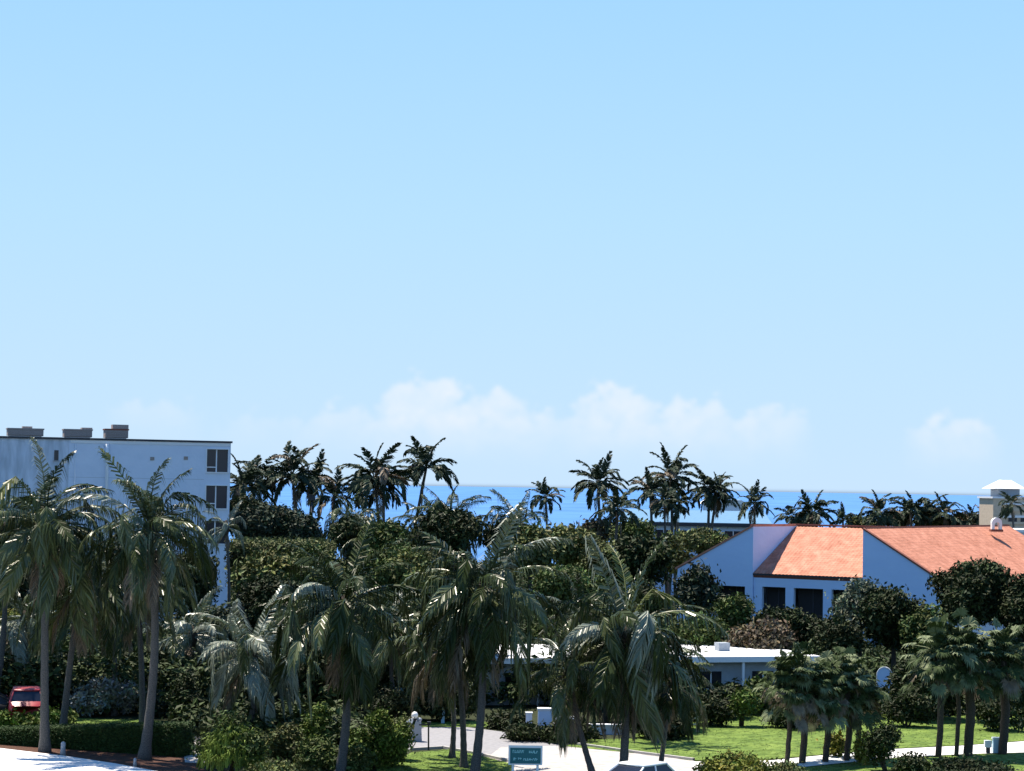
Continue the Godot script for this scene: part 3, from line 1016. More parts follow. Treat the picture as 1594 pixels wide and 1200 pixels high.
func far_pavilion() -> void:
	var o := at(1190, 830, 232)
	o.y = 0
	var t := thing("pavilion", "pale blue flat roofed building on the shore behind the villa", "building", o)
	var f := Transform3D(Basis(Vector3.UP, deg_to_rad(-3)), Vector3.ZERO)
	var H := 8.5
	slab(t, "wall", M.wall_blue, f, Vector3(-14.5, 0, -15), Vector3(0.5, H - 0.35, 0))
	slab(t, "fascia", M.coping, f, Vector3(-15, H - 0.35, -15.3), Vector3(0.9, H, 0.5))
	var st := begin()
	prism(st, PackedVector2Array([Vector2(-0.4, H + 0.003), Vector2(15.2, H + 0.003), Vector2(15.2, H + 1.2), Vector2(-0.4, H + 0.05)]), f * Vector3(0.8, 0, 0), f.basis * Vector3(0, 0, -1), Vector3.UP, f.basis.x, 15.7)
	obj("roof", st, M.roof_blue, t)
	for k in 6:
		var wn := slab(t, "window", M.dark_glass, f, Vector3(-14.0 + k * 2.45, H - 2.6, 0.003), Vector3(-12.2 + k * 2.45, H - 0.8, 0.03))
		slab(wn, "frame", M.trim_white, f, Vector3(-13.15 + k * 2.45, H - 2.6, 0.033), Vector3(-13.05 + k * 2.45, H - 0.8, 0.06))
	var d := thing("pale_roof_house", "low house with a bright white roof seen past the shore palms", "house", at(1128, 800, 268) * Vector3(1, 0, 1) + Vector3(0, 0.9, 0))
	slab(d, "wall", M.wall_white, Transform3D(), Vector3(-2.4, 0, -3), Vector3(2.4, 9.4, 0))
	st = begin()
	prism(st, PackedVector2Array([Vector2(-3, 9.403), Vector2(3, 9.403), Vector2(2.0, 9.95), Vector2(-2.2, 9.95)]), Vector3(0, 0, 0.3), Vector3.RIGHT, Vector3.UP, Vector3.BACK, 3.6)
	obj("roof", st, M.roof_white, d)

func tower() -> void:
	var D := 212.0
	var o := at(1568, 800, D)
	o.y = 0
	var t := thing("tower", "tan banded tower with white hipped cap behind the orange roof ridge", "tower", o)
	var f := Transform3D(Basis(Vector3.UP, deg_to_rad(14)), Vector3.ZERO)
	var top := at(1568, 776, D).y
	slab(t, "wall", M.wall_tan, f, Vector3(-1.5, 0, -3), Vector3(2.6, top, 0))
	for k in 5:
		slab(t, "band", M.trim_white if k % 2 == 0 else M.wall_tan, f, Vector3(-0.6, top - 0.6 - k * 0.62, 0.003), Vector3(2.7, top - 0.38 - k * 0.62, 0.22))
	for k in 2:
		var wn := slab(t, "window", M.dark_glass, f, Vector3(0.1 + k * 1.3, top - 2.3, 0.003), Vector3(1.0 + k * 1.3, top - 1.75, 0.05))
		slab(wn, "sill", M.trim_white, f, Vector3(0.0 + k * 1.3, top - 2.42, 0.003), Vector3(1.1 + k * 1.3, top - 2.303, 0.14))
	slab(t, "cornice", M.trim_white, f, Vector3(-1.65, top, -3.15), Vector3(2.75, top + 0.18, 0.15))
	slab(t, "lantern", M.wall_grey, f, Vector3(-0.6, top + 0.18, -2.4), Vector3(1.6, top + 0.95, -0.6))
	var st := begin()
	var y := top + 0.95
	var a := [Vector3(-1.3, y, -0.1), Vector3(2.1, y, -0.1), Vector3(2.1, y, -2.9), Vector3(-1.3, y, -2.9)]
	var b := [Vector3(0.0, y + 0.85, -1.2), Vector3(1.0, y + 0.85, -1.2), Vector3(1.0, y + 0.85, -1.8), Vector3(0.0, y + 0.85, -1.8)]
	for k in 4:
		var k2 := (k + 1) % 4
		quad(st, f * a[k], f * b[k], f * b[k2], f * a[k2])
	quad(st, f * b[0], f * b[3], f * b[2], f * b[1])
	quad(st, f * a[0], f * a[1], f * a[2], f * a[3])
	obj("roof", st, M.roof_white, t)
	# white arched vent on the villa ridge, and the pale roof past it
	var v := thing("roof_vent", "white arched vent standing on the orange ridge below the tower", "vent", at(1552, 822, 182.5))
	st = begin()
	var pts := PackedVector2Array()
	for k in 13:
		var an := PI * k / 12.0
		pts.append(Vector2(cos(an) * 0.42, 0.45 + sin(an) * 0.42))
	pts.append(Vector2(-0.42, -0.1))
	pts.append(Vector2(-0.2, -0.1))
	for k in 9:
		var an := PI - PI * k / 8.0
		pts.append(Vector2(cos(an) * 0.2, 0.28 + sin(an) * 0.2))
	pts.append(Vector2(0.2, -0.1))
	pts.append(Vector2(0.42, -0.1))
	prism(st, pts, Vector3.ZERO, Vector3.RIGHT, Vector3.UP, Vector3.BACK, 0.6)
	obj("hood", st, M.globe, v)
	slab(v, "base", M.tile_dark, Transform3D(), Vector3(-0.5, -0.3, -0.7), Vector3(0.5, -0.102, 0.1))
	var w := thing("annex", "pale flat roof beside the arched vent at the right edge", "building", at(1600, 822, 196) * Vector3(1, 0, 1))
	slab(w, "wall", M.wall_white, Transform3D(), Vector3(-1.6, 0, -8), Vector3(6, 8.7, 0))
	slab(w, "roof", M.roof_white, Transform3D(), Vector3(-2.0, 8.7, -8.3), Vector3(6.3, 8.95, 0.3))

func low_house() -> void:
	var o := gnd(745, 1098)
	var th := deg_to_rad(17)
	var f := Transform3D(Basis(Vector3(cos(th), 0, -sin(th)), Vector3.UP, Vector3(sin(th), 0, cos(th))), Vector3.ZERO)
	var t := thing("low_house", "long low house with bright white flat roof behind the central palms", "house", o)
	slab(t, "wall", M.wall_grey, f, Vector3(0, 0, -9), Vector3(19.6, 2.4, 0))
	slab(t, "roof", M.roof_white, f, Vector3(-0.5, 2.4, -9.5), Vector3(20.2, 2.62, 0.5))
	slab(t, "fascia", M.trim_white, f, Vector3(-0.52, 2.3, 0.503), Vector3(20.22, 2.61, 0.56))
	for u in [1.5, 4.2, 7.5, 10.6, 13.0, 16.2]:
		var wn := slab(t, "window", M.dark_glass, f, Vector3(u, 0.8, 0.003), Vector3(u + 1.3, 1.75, 0.04))
		slab(wn, "frame", M.trim_white, f, Vector3(u - 0.06, 0.72, 0.003), Vector3(u + 1.36, 0.797, 0.1))
		slab(wn, "mullion", M.trim_white, f, Vector3(u + 0.62, 0.8, 0.043), Vector3(u + 0.68, 1.75, 0.07))
	for u in [3.2, 9.4, 12.2, 15.4, 18.2]:
		slab(t, "post", M.trim_white, f, Vector3(u, 0, 0.32), Vector3(u + 0.14, 2.3, 0.46))
	slab(t, "chimney", M.wall_grey, f, Vector3(15.5, 2.62, -4), Vector3(16.2, 3.1, -3.3))

func small_structures() -> void:
	# dark clipped hedge on the left
	var a := gnd(-30, 1157)
	var b := gnd(279, 1179)
	var d := (b - a)
	var t := thing("hedge", "clipped dark hedge with sunlit top beside the white paved corner", "hedge", a)
	var dir := d.normalized()
	var back := dir.cross(Vector3.UP)
	if back.z > 0:
		back = -back
	var g := RandomNumberGenerator.new()
	g.seed = 71
	var st := begin()
	prism(st, PackedVector2Array([Vector2(0, 0), Vector2(d.length(), 0), Vector2(d.length(), 1.34), Vector2(0, 0.56)]), back * 0.08, dir, Vector3.UP, -back, 1.0)
	obj("core", st, M.bark_dark, t)
	var places := []
	var tints := []
	for k in 7000:
		var u := g.randf() * d.length()
		var h: float = lerpf(0.58, 1.38, u / d.length())
		var face := g.randf()
		var p := dir * u
		if face < 0.55:
			p += Vector3.UP * g.randf() * h + back * g.randf_range(0, 0.1)
		elif face < 0.95:
			p += Vector3.UP * (h + g.randf_range(-0.06, 0.04)) + back * g.randf() * 1.15
		else:
			p = dir * d.length() + Vector3.UP * g.randf() * h + back * g.randf() * 1.1
		places.append(Transform3D(Basis(Vector3.UP, g.randf() * TAU).scaled(Vector3(0.24, 0.14, 0.24)), p))
		var v := g.randf_range(0.75, 1.3)
		tints.append(Color(0.045 * v, 0.085 * v, 0.026 * v))
	spread(t, "leaves", clump_lib, places, tints, M.leaf)
	# two pale masonry piers and a low wall by the road
	var p := thing("gate_pier", "broad pale blue masonry pier behind the low roadside bushes", "pier", gnd(848, 1144))
	slab(p, "shaft", M.wall_blue, Transform3D(), Vector3(-0.34, 0, -0.5), Vector3(0.34, 1.2, 0))
	slab(p, "cap", M.trim_white, Transform3D(), Vector3(-0.38, 1.2, -0.54), Vector3(0.38, 1.28, 0.04))
	p = thing("gate_pier", "slim pale pier to the left of the broad blue pier", "pier", gnd(823, 1143))
	slab(p, "shaft", M.wall_white, Transform3D(), Vector3(-0.15, 0, -0.3), Vector3(0.15, 1.0, 0))
	slab(p, "cap", M.trim_white, Transform3D(), Vector3(-0.18, 1.0, -0.33), Vector3(0.18, 1.06, 0.03))
	p = thing("garden_wall", "low stepped white wall running right from the blue pier", "wall", gnd(862, 1142))
	slab(p, "wall", M.wall_white, Transform3D(), Vector3(0, 0, -0.3), Vector3(3.4, 0.42, 0))
	slab(p, "ledge", M.trim_white, Transform3D(), Vector3(-0.05, 0.42, -0.35), Vector3(3.45, 0.5, 0.06))
	slab(p, "upper_wall", M.wall_white, Transform3D(), Vector3(0.1, 0.5, -0.6), Vector3(1.1, 0.72, -0.36))
	slab(p, "upper_ledge", M.trim_white, Transform3D(), Vector3(0.05, 0.72, -0.65), Vector3(1.15, 0.8, -0.3))
	# two white arched panels at the back of the right lawn
	for k in 2:
		var q := thing("arched_panel", ["white round topped panel half hidden by leaves", "white round topped panel with a step in front, right of the forked trunk"][k], "garden panel", gnd([1376, 1408][k], 1096) , 0, "white arched panels behind the lawn trees")
		var pts := PackedVector2Array([Vector2(-0.42, 0), Vector2(0.42, 0)])
		for i in 11:
			var an := PI * i / 10.0
			pts.append(Vector2(cos(an) * 0.42, 1.2 + sin(an) * 0.45))
		st = begin()
		prism(st, pts, Vector3(0, 0.45, 0), Vector3.RIGHT, Vector3.UP, Vector3.BACK, 0.12)
		obj("panel", st, M.wall_blue, q)
		st = begin()
		for i in 12:
			var an := PI * i / 11.0
			var an2 := PI * (i + 1) / 11.0
			if i < 11:
				tube(st, [Vector3(cos(an) * 0.42, 1.65 + sin(an) * 0.45, 0.02), Vector3(cos(an2) * 0.42, 1.65 + sin(an2) * 0.45, 0.02)], [0.035, 0.035], 5)
		tube(st, [Vector3(-0.42, 0.4, 0.02), Vector3(-0.42, 1.65, 0.02)], [0.035, 0.035], 5)
		tube(st, [Vector3(0.42, 0.4, 0.02), Vector3(0.42, 1.65, 0.02)], [0.035, 0.035], 5)
		obj("rim", st, M.trim_white, q)
		slab(q, "plinth", M.grey_stone, Transform3D(), Vector3(-0.6, 0, -0.3), Vector3(0.6, 0.4, 0.3))
		if k == 1:
			slab(q, "step", M.trim_white, Transform3D(), Vector3(-0.5, 0.4, 0.16), Vector3(0.15, 0.62, 0.5))
	# blue walled house glimpsed between the two left palms
	var w := thing("blue_house", "blue boarded house glimpsed low between the two left palms", "house", at(110, 1000, 146) * Vector3(1, 0, 1))
	slab(w, "wall", M.wall_blue, Transform3D(), Vector3(-1.2, 0, -6), Vector3(5.2, 4.3, 0))
	for k in 10:
		slab(w, "board", M.wall_blue, Transform3D(), Vector3(-1.15 + k * 0.63, 0.3, 0.003), Vector3(-0.6 + k * 0.63, 4.28, 0.05))
	slab(w, "roof", M.roof_white, Transform3D(), Vector3(-1.6, 4.3, -6.4), Vector3(5.6, 4.5, 0.5))
	w = thing("shed", "small white shed among the shrubs right of the left palms", "shed", at(308, 1040, 124) * Vector3(1, 0, 1))
	slab(w, "wall", M.wall_white, Transform3D(Basis(Vector3.UP, 0.5), Vector3.ZERO), Vector3(-0.7, 0, -1.5), Vector3(0.7, 2.2, 0))
	slab(w, "roof", M.roof_white, Transform3D(Basis(Vector3.UP, 0.5), Vector3.ZERO), Vector3(-0.9, 2.2, -1.7), Vector3(0.9, 2.35, 0.25))
	w = thing("left_house", "house with bright white roof at the left edge behind the palm fronds", "house", at(-10, 860, 150) * Vector3(1, 0, 1))
	slab(w, "wall", M.wall_grey, Transform3D(), Vector3(-6, 0, -6), Vector3(1.4, 7.3, 0))
	slab(w, "roof", M.roof_white, Transform3D(), Vector3(-6.4, 7.3, -6.4), Vector3(1.8, 7.6, 0.4))
# ---------------------------------------------------------------- vegetation
func trees() -> void:
	var rows := [
		[418, 822, 128, 74, 188, "blue", "dark bushy tree right of the apartment windows"],
		[385, 812, 70, 90, 192, "dark", "dark tree pressed against the apartment corner"],
		[470, 830, 70, 62, 186, "blue", "low dark tree below the street lamp"],
		[550, 832, 104, 60, 166, "dark", "dark green tree with pointed tufts left of the sea gap"],
		[602, 846, 90, 66, 162, "mid", "round mid green tree under the tall shore palm"],
		[700, 836, 110, 76, 150, "dark", "tall dark tree rising behind the central palm"],
		[652, 856, 80, 50, 156, "mid", "mid green tree on the right rim of the sea gap"],
		[800, 842, 90, 60, 152, "dark", "dark tree right of the central palm, under the small shore palm"],
		[826, 860, 80, 80, 150, "olive", "olive tree below the small shore palm"],
		[890, 852, 110, 66, 176, "olive", "sunlit olive thicket tree left of the shore palms"],
		[930, 830, 70, 40, 205, "tan", "tan dry scrub tree on the dune behind the thicket"],
		[985, 834, 80, 44, 200, "mid", "low tree in front of the blue pavilion, left"],
		[1000, 872, 100, 84, 158, "dark", "dark broad tree left of the villa gable"],
		[950, 880, 96, 74, 160, "olive", "olive tree in the middle of the thicket"],
		[1085, 845, 96, 44, 196, "olive", "low yellow green tree in front of the pavilion windows"],
		[1040, 868, 78, 70, 178, "mid", "mid green tree beside the sloping orange edge"],
		[880, 930, 120, 110, 140, "mid", "broad green tree right of the central palm"],
		[1000, 945, 90, 80, 138, "dark", "shaded tree below the villa's left corner"],
		[1088, 928, 66, 90, 146, "blue", "narrow blue green tree hiding the villa's left corner"],
		[1140, 958, 66, 60, 142, "mid", "bright green small tree before the first villa opening"],
		[1098, 990, 120, 60, 134, "mid", "low spreading tree behind the white roof"],
		[1225, 982, 130, 70, 138, "dark", "dark spreading tree before the villa pillars"],
		[1190, 1000, 110, 56, 132, "tan", "brownish bare tree above the white roof"],
		[1335, 955, 92, 110, 136, "silver", "grey green tree before the villa's right gable"],
		[1388, 968, 116, 108, 134, "dark", "dark forked tree above the arched panels"],
		[1300, 1000, 90, 70, 130, "dark", "shaded tree between the two lawn groups"],
		[1508, 930, 150, 120, 132, "dark", "large dense dark tree before the orange roof"],
		[1592, 950, 90, 130, 130, "dark", "dark tree cut by the right edge"],
		[1440, 990, 60, 100, 131, "mid", "narrow tree left of the large dense tree"],
		[430, 905, 140, 90, 150, "olive", "olive tree below the clipped hedge top"],
		[490, 890, 90, 80, 144, "mid", "green tree behind the dark central left palm"],
		[600, 905, 110, 110, 140, "mid", "green tree between the two central palms"],
		[655, 905, 90, 110, 138, "olive", "olive tree touching the central palm crown"],
		[430, 960, 130, 120, 128, "dark", "dark tree behind the silvery palm"],
		[640, 1000, 150, 130, 118, "dark", "dark tree shading the road, between the central palms"],
		[720, 960, 110, 130, 122, "dark", "dark tree behind the central palm trunks"],
		[560, 1030, 130, 120, 116, "dark", "dark low tree behind the rounded shrub"],
		[460, 1050, 130, 130, 114, "dark", "dark low tree right of the silvery palm trunk"],
		[330, 1010, 100, 130, 126, "blue", "grey green tree left of the silvery palm"],
		[190, 900, 120, 110, 140, "blue", "bluish tree below the apartment wall, between the left palms"],
		[300, 910, 110, 120, 136, "dark", "dark tree right of the second left palm crown"],
		[60, 930, 130, 130, 132, "dark", "dark tree behind the leftmost palm trunk"],
		[16, 1000, 70, 120, 124, "yellow", "yellow green tree at the left edge"],
		[205, 1030, 100, 90, 124, "mid", "leafy green small tree before the blue house"],
		[270, 1060, 90, 110, 118, "dark", "dark small tree between the left palms and the silvery palm"],
		[60, 1060, 110, 80, 122, "blue", "shaded small tree behind the red car"],
		[945, 1040, 150, 120, 112, "dark", "dense dark tree behind the leaning palm"],
		[1030, 1085, 120, 100, 110, "dark", "round dark tree overhanging the right lawn edge"],
		[872, 990, 110, 70, 133, "mid", "green tree before the white roof"],
		[1130, 1100, 90, 70, 116, "dark", "low dark tree right of the leaning palm"],
		[1190, 1096, 60, 80, 118, "mid", "small leafy tree left of the lawn palm group"],
		[1440, 1075, 120, 90, 117, "dark", "dark low tree at the back of the right lawn"],
		[1560, 1065, 130, 110, 116, "dark", "dark tree behind the right lawn palms"],
		[1300, 1085, 130, 70, 118, "dark", "dark low tree behind the middle lawn palms"],
	]
	for r in rows:
		tree(r[0], r[1], r[2], r[3], r[4], r[5], r[6], "broadleaf_tree", "broadleaf trees among the palms", 0.16, 0.72 if r[4] < 145 else 0.95)
	# low undergrowth that fills the ground between the trees
	var ug := RandomNumberGenerator.new()
	ug.seed = 77
	var uplaces := []
	var utints := []
	for k in 36000:
		var dist := lerpf(101.0, 328.0, pow(ug.randf(), 1.5))
		var half := dist * 0.26
		var x := ug.randf_range(-half, half)
		var px := 797.0 + x / dist * FOCAL
		if px > 560.0 and dist < 119.0:
			continue
		if px > 270.0 and px < 340.0 and dist < 107.0:
			continue
		if px < 300.0 and dist < 112.0:
			continue
		var s := ug.randf_range(0.7, 1.4)
		uplaces.append(Transform3D(Basis(Vector3.UP, ug.randf() * TAU).scaled(Vector3(s, s * 0.8, s)), Vector3(x, ug.randf_range(0.1, 0.6) + (pow(ug.randf(), 1.5) * 2.2 if dist < 150.0 and dist > 112.0 and px < 1080.0 else 0.0), -dist)))
		var v := ug.randf_range(0.5, 1.3)
		utints.append(Color(0.05 * v, 0.075 * v, 0.026 * v))
	var under := Node3D.new()
	under.name = "undergrowth"
	add_child(under)
	tag(under, "low dark undergrowth covering the ground between the trees", "undergrowth")
	under.set_meta("kind", "stuff")
	spread(under, "leaves", clump_lib, uplaces, utints, M.leaf)
	# flat clipped hedge top behind the central left palm
	var a := at(362, 852, 156)
	var t := thing("tall_hedge", "flat topped yellowish hedge running right from the apartment", "hedge", Vector3(a.x, 0, a.z))
	var g := RandomNumberGenerator.new()
	g.seed = 15
	var places := []
	var tints := []
	for k in 2600:
		var p := Vector3(g.randf() * 6.6, 0, -g.randf() * 5.0)
		if g.randf() < 0.5:
			p.y = a.y + g.randf_range(-0.25, 0.15)
		else:
			p.z = g.randf_range(-0.3, 0.15)
			p.y = a.y - g.randf() * 2.6
		places.append(Transform3D(Basis(Vector3.UP, g.randf() * TAU).scaled(Vector3.ONE * g.randf_range(0.5, 0.8)), p))
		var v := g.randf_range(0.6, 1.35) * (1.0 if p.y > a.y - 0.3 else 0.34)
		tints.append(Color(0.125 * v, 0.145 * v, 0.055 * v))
	spread(t, "leaves", clump_lib, places, tints, M.leaf)
	slab(t, "core", M.bark_dark, Transform3D(), Vector3(0.3, 0, -4.8), Vector3(6.3, a.y - 0.3, -0.3))

func far_palms() -> void:
	# heart pixel, size, distance, foot offset in pixels, fronds, label
	var rows := [
		[378, 752, 0.92, 200, 6, 18, "shore palm touching the apartment's right wall"],
		[402, 742, 0.85, 206, -2, 17, "second shore palm right of the apartment"],
		[455, 738, 1.05, 205, 6, 20, "tall shore palm left of the street lamp"],
		[487, 748, 0.85, 210, -6, 16, "smaller shore palm crown just above the street lamp"],
		[520, 772, 0.8, 200, 0, 15, "low shore palm right of the street lamp"],
		[583, 742, 1.12, 200, 6, 22, "tallest shore palm at the left of the sea gap"],
		[597, 758, 0.72, 203, 0, 12, "smaller crown tucked under the tallest shore palm"],
		[664, 726, 0.98, 205, -14, 18, "leaning shore palm at the right of the sea gap"],
		[849, 772, 0.62, 205, 0, 15, "lone slender shore palm over the open sea"],
		[931, 750, 0.82, 205, 3, 19, "shore palm left of the palm pair by the pavilion"],
		[962, 790, 0.74, 196, -2, 18, "bushy low palm below the shore palm on the dune"],
		[1012, 762, 0.72, 212, 0, 18, "shore palm at the left end of the pavilion"],
		[1044, 742, 0.95, 214, -2, 20, "tallest palm in front of the pavilion"],
		[1034, 778, 0.62, 206, 2, 16, "short palm under the tallest pavilion palm"],
		[1052, 785, 0.6, 208, 0, 15, "short palm crown right under the tallest pavilion palm"],
		[1104, 758, 0.74, 216, -6, 19, "twin crown palm right of the pavilion group, left trunk"],
		[1116, 766, 0.72, 216, -6, 18, "twin crown palm right of the pavilion group, right trunk"],
		[1174, 782, 0.6, 205, -2, 15, "small palm above the villa's left gable"],
		[1232, 802, 0.55, 215, 0, 13, "small palm behind the middle of the orange ridge"],
		[1266, 796, 0.72, 215, 0, 17, "bushy palm behind the middle of the orange ridge"],
		[1312, 808, 0.5, 215, 0, 14, "low round palm behind the right orange ridge"],
		[1368, 796, 0.78, 220, 0, 18, "wide palm behind the right orange ridge"],
		[1418, 796, 0.8, 222, 0, 18, "palm in the middle of the row behind the ridge"],
		[1442, 798, 0.75, 224, 0, 17, "palm close beside the middle of the row behind the ridge"],
		[1470, 798, 0.72, 222, 0, 17, "palm at the right of the row behind the ridge"],
		[1512, 812, 0.6, 222, 0, 14, "low palm between the ridge row and the tower"],
		[1536, 806, 0.62, 222, 0, 14, "palm standing left of the tan tower"],
		[1574, 782, 0.46, 208, 0, 12, "dark palm in front of the tower cap"],
	]
	for r in rows:
		var heart := at(r[0], r[1], r[3])
		var base := at(r[0] + r[4] * 2.2, 900, r[3])
		base.y = 0
		palm(base, heart, r[2], r[5] + 6, int(r[0]), r[6], "coconut palms along the shore", "far", 1, 0.17 if r[2] > 0.7 else 0.13, 8.6)
	# scrub along the shore behind the ridge
	var rows2 := [[1500, 815, 60, 26, "tan", "dry scrub left of the tower"], [1340, 815, 60, 26, "olive", "scrub behind the right ridge"], [1395, 812, 50, 30, "dark", "dark scrub below the ridge palms"], [1450, 814, 70, 30, "olive", "olive scrub below the ridge palms"], [1250, 814, 60, 24, "tan", "dry scrub behind the middle ridge"]]
	for r in rows2:
		tree(r[0], r[1], r[2], r[3], 224, r[4], r[5], "shore_scrub", "scrub along the shore", 0.1, 0.8)

func near_palms() -> void:
	var grp := "tall coconut palms in the foreground"
	var rows := [
		# heart, base, size, fronds, seed, look, dead, trunk radius, label
		[[72, 816], [70, 1171], 1.08, 38, 3, "near", 5, 0.19, "leftmost tall palm with grey trunk before the dark hedge"],
		[[130, 890], [96, 1150], 1.0, 32, 8, "near", 4, 0.16, "dark trunked palm just right of the leftmost palm"],
		[[6, 822], [-10, 1108], 1.15, 32, 12, "near", 2, 0.16, "palm crown cut by the left edge"],
		[[234, 822], [224, 1182], 1.0, 38, 21, "near", 6, 0.20, "second tall palm with thick grey trunk at the hedge end"],
		[[212, 900], [222, 1138], 0.85, 24, 29, "near", 4, 0.15, "dark thin palm behind the second tall palm trunk"],
		[[392, 1012], [386, 1150], 0.9, 30, 33, "silver", 3, 0.15, "silvery low palm above the light green shrub"],
		[[534, 940], [528, 1212], 1.05, 36, 46, "near", 4, 0.19, "dark palm between the two front shrubs"],
		[[748, 918], [737, 1215], 1.08, 40, 55, "near", 3, 0.18, "large central palm with spreading fronds"],
		[[706, 990], [722, 1195], 0.82, 24, 61, "near", 5, 0.14, "slim palm just left of the central palm trunk"],
		[[690, 1010], [703, 1180], 0.66, 20, 67, "near", 4, 0.12, "thin palm trunk standing in the road verge"],
		[[972, 985], [969, 1214], 1.08, 40, 72, "near", 3, 0.18, "palm with wide wind blown fronds beside the white car"],
		[[884, 1045], [926, 1212], 0.78, 26, 85, "near", 3, 0.13, "smaller palm with brown trunk left of the white car"],
		[[1046, 1062], [1026, 1206], 0.62, 22, 91, "near", 2, 0.11, "thin trunked palm right of the white car"],
	]
	for r in rows:
		var base := gnd(r[1][0], r[1][1])
		var heart := at(r[0][0], r[0][1], -base.z)
		palm(base, heart, r[2], r[3], r[4], r[8], grp, r[5], r[6], r[7], 9, r[4] == 55 or r[4] == 46)
	var mids := [
		[470, 965, 118, 0.85, 24, 141, "near", "shaggy palm half hidden behind the dark palm, left side"],
		[612, 972, 112, 0.9, 26, 142, "near", "drooping palm between the dark palm and the central palm"],
		[700, 806, 152, 0.92, 40, 161, "near", "bushy dark palm rising behind the central palm's left side"],
		[672, 822, 156, 0.8, 34, 162, "near", "lower bushy palm at the right rim of the sea gap"],
		[802, 818, 154, 0.82, 38, 163, "near", "bushy dark palm right of the central palm, under the lone shore palm"],
		[546, 816, 168, 0.8, 34, 164, "near", "bushy dark palm at the left of the sea gap"],
		[578, 838, 164, 0.7, 30, 165, "near", "lower bushy palm below the tallest shore palm"],
		[300, 985, 118, 0.8, 24, 144, "silver", "pale palm crown right of the second tall palm"],
		[170, 935, 112, 0.85, 26, 145, "near", "shaggy palm crown between the two tall left palms"],
		[1010, 1010, 104, 0.7, 22, 146, "near", "dark palm crown behind the wind blown palm's right fronds"],
		[38, 960, 116, 0.85, 24, 147, "silver", "pale palm crown behind the leftmost trunk"],
		[900, 960, 120, 0.75, 22, 148, "near", "palm crown left of the wind blown palm, in the thicket"],
	]
	for r in mids:
		var heart := at(r[0], r[1], r[2])
		palm(Vector3(heart.x + 0.4, 0, heart.z), heart, r[3], r[4], r[5], r[7], "palms in the thicket behind the foreground palms", r[6], 3, 0.13, 9)
	var b2 := at(350, 1000, 138)
	b2.y = 0
	palm(b2, at(352, 818, 138), 0.46, 12, 104, "pale thin trunked palm before the apartment windows", grp, "silver", 3, 0.10, 9)

func cabbage_palms() -> void:
	var grp := "cabbage palms along the lawn path"
	var rows := [
		[1224, 1066, 1190, 0.95, 1, 0.11, "thin trunked cabbage palm at the left of the lawn group"],
		[1248, 1056, 1188, 1.0, 2, 0.15, "second cabbage palm from the left of the lawn group"],
		[1284, 1072, 1186, 1.0, 3, 0.14, "third cabbage palm of the lawn group with pale leaves"],
		[1317, 1062, 1184, 1.05, 4, 0.14, "forked looking cabbage palm before the path"],
		[1333, 1078, 1182, 1.0, 5, 0.12, "cabbage palm left of the dark round bush"],
		[1460, 1024, 1178, 1.12, 6, 0.14, "left cabbage palm of the right pair group"],
		[1488, 1014, 1177, 1.12, 7, 0.10, "thin cabbage palm inside the right group"],
		[1506, 1024, 1177, 1.15, 8, 0.21, "thick trunked cabbage palm of the right group"],
		[1560, 1029, 1174, 1.2, 9, 0.2, "cabbage palm nearest the right edge, beside the blue box"],
	]
	for r in rows:
		cabbage_palm(r[0], r[1], r[2], r[3], r[4] * 19, r[6], grp, r[5])

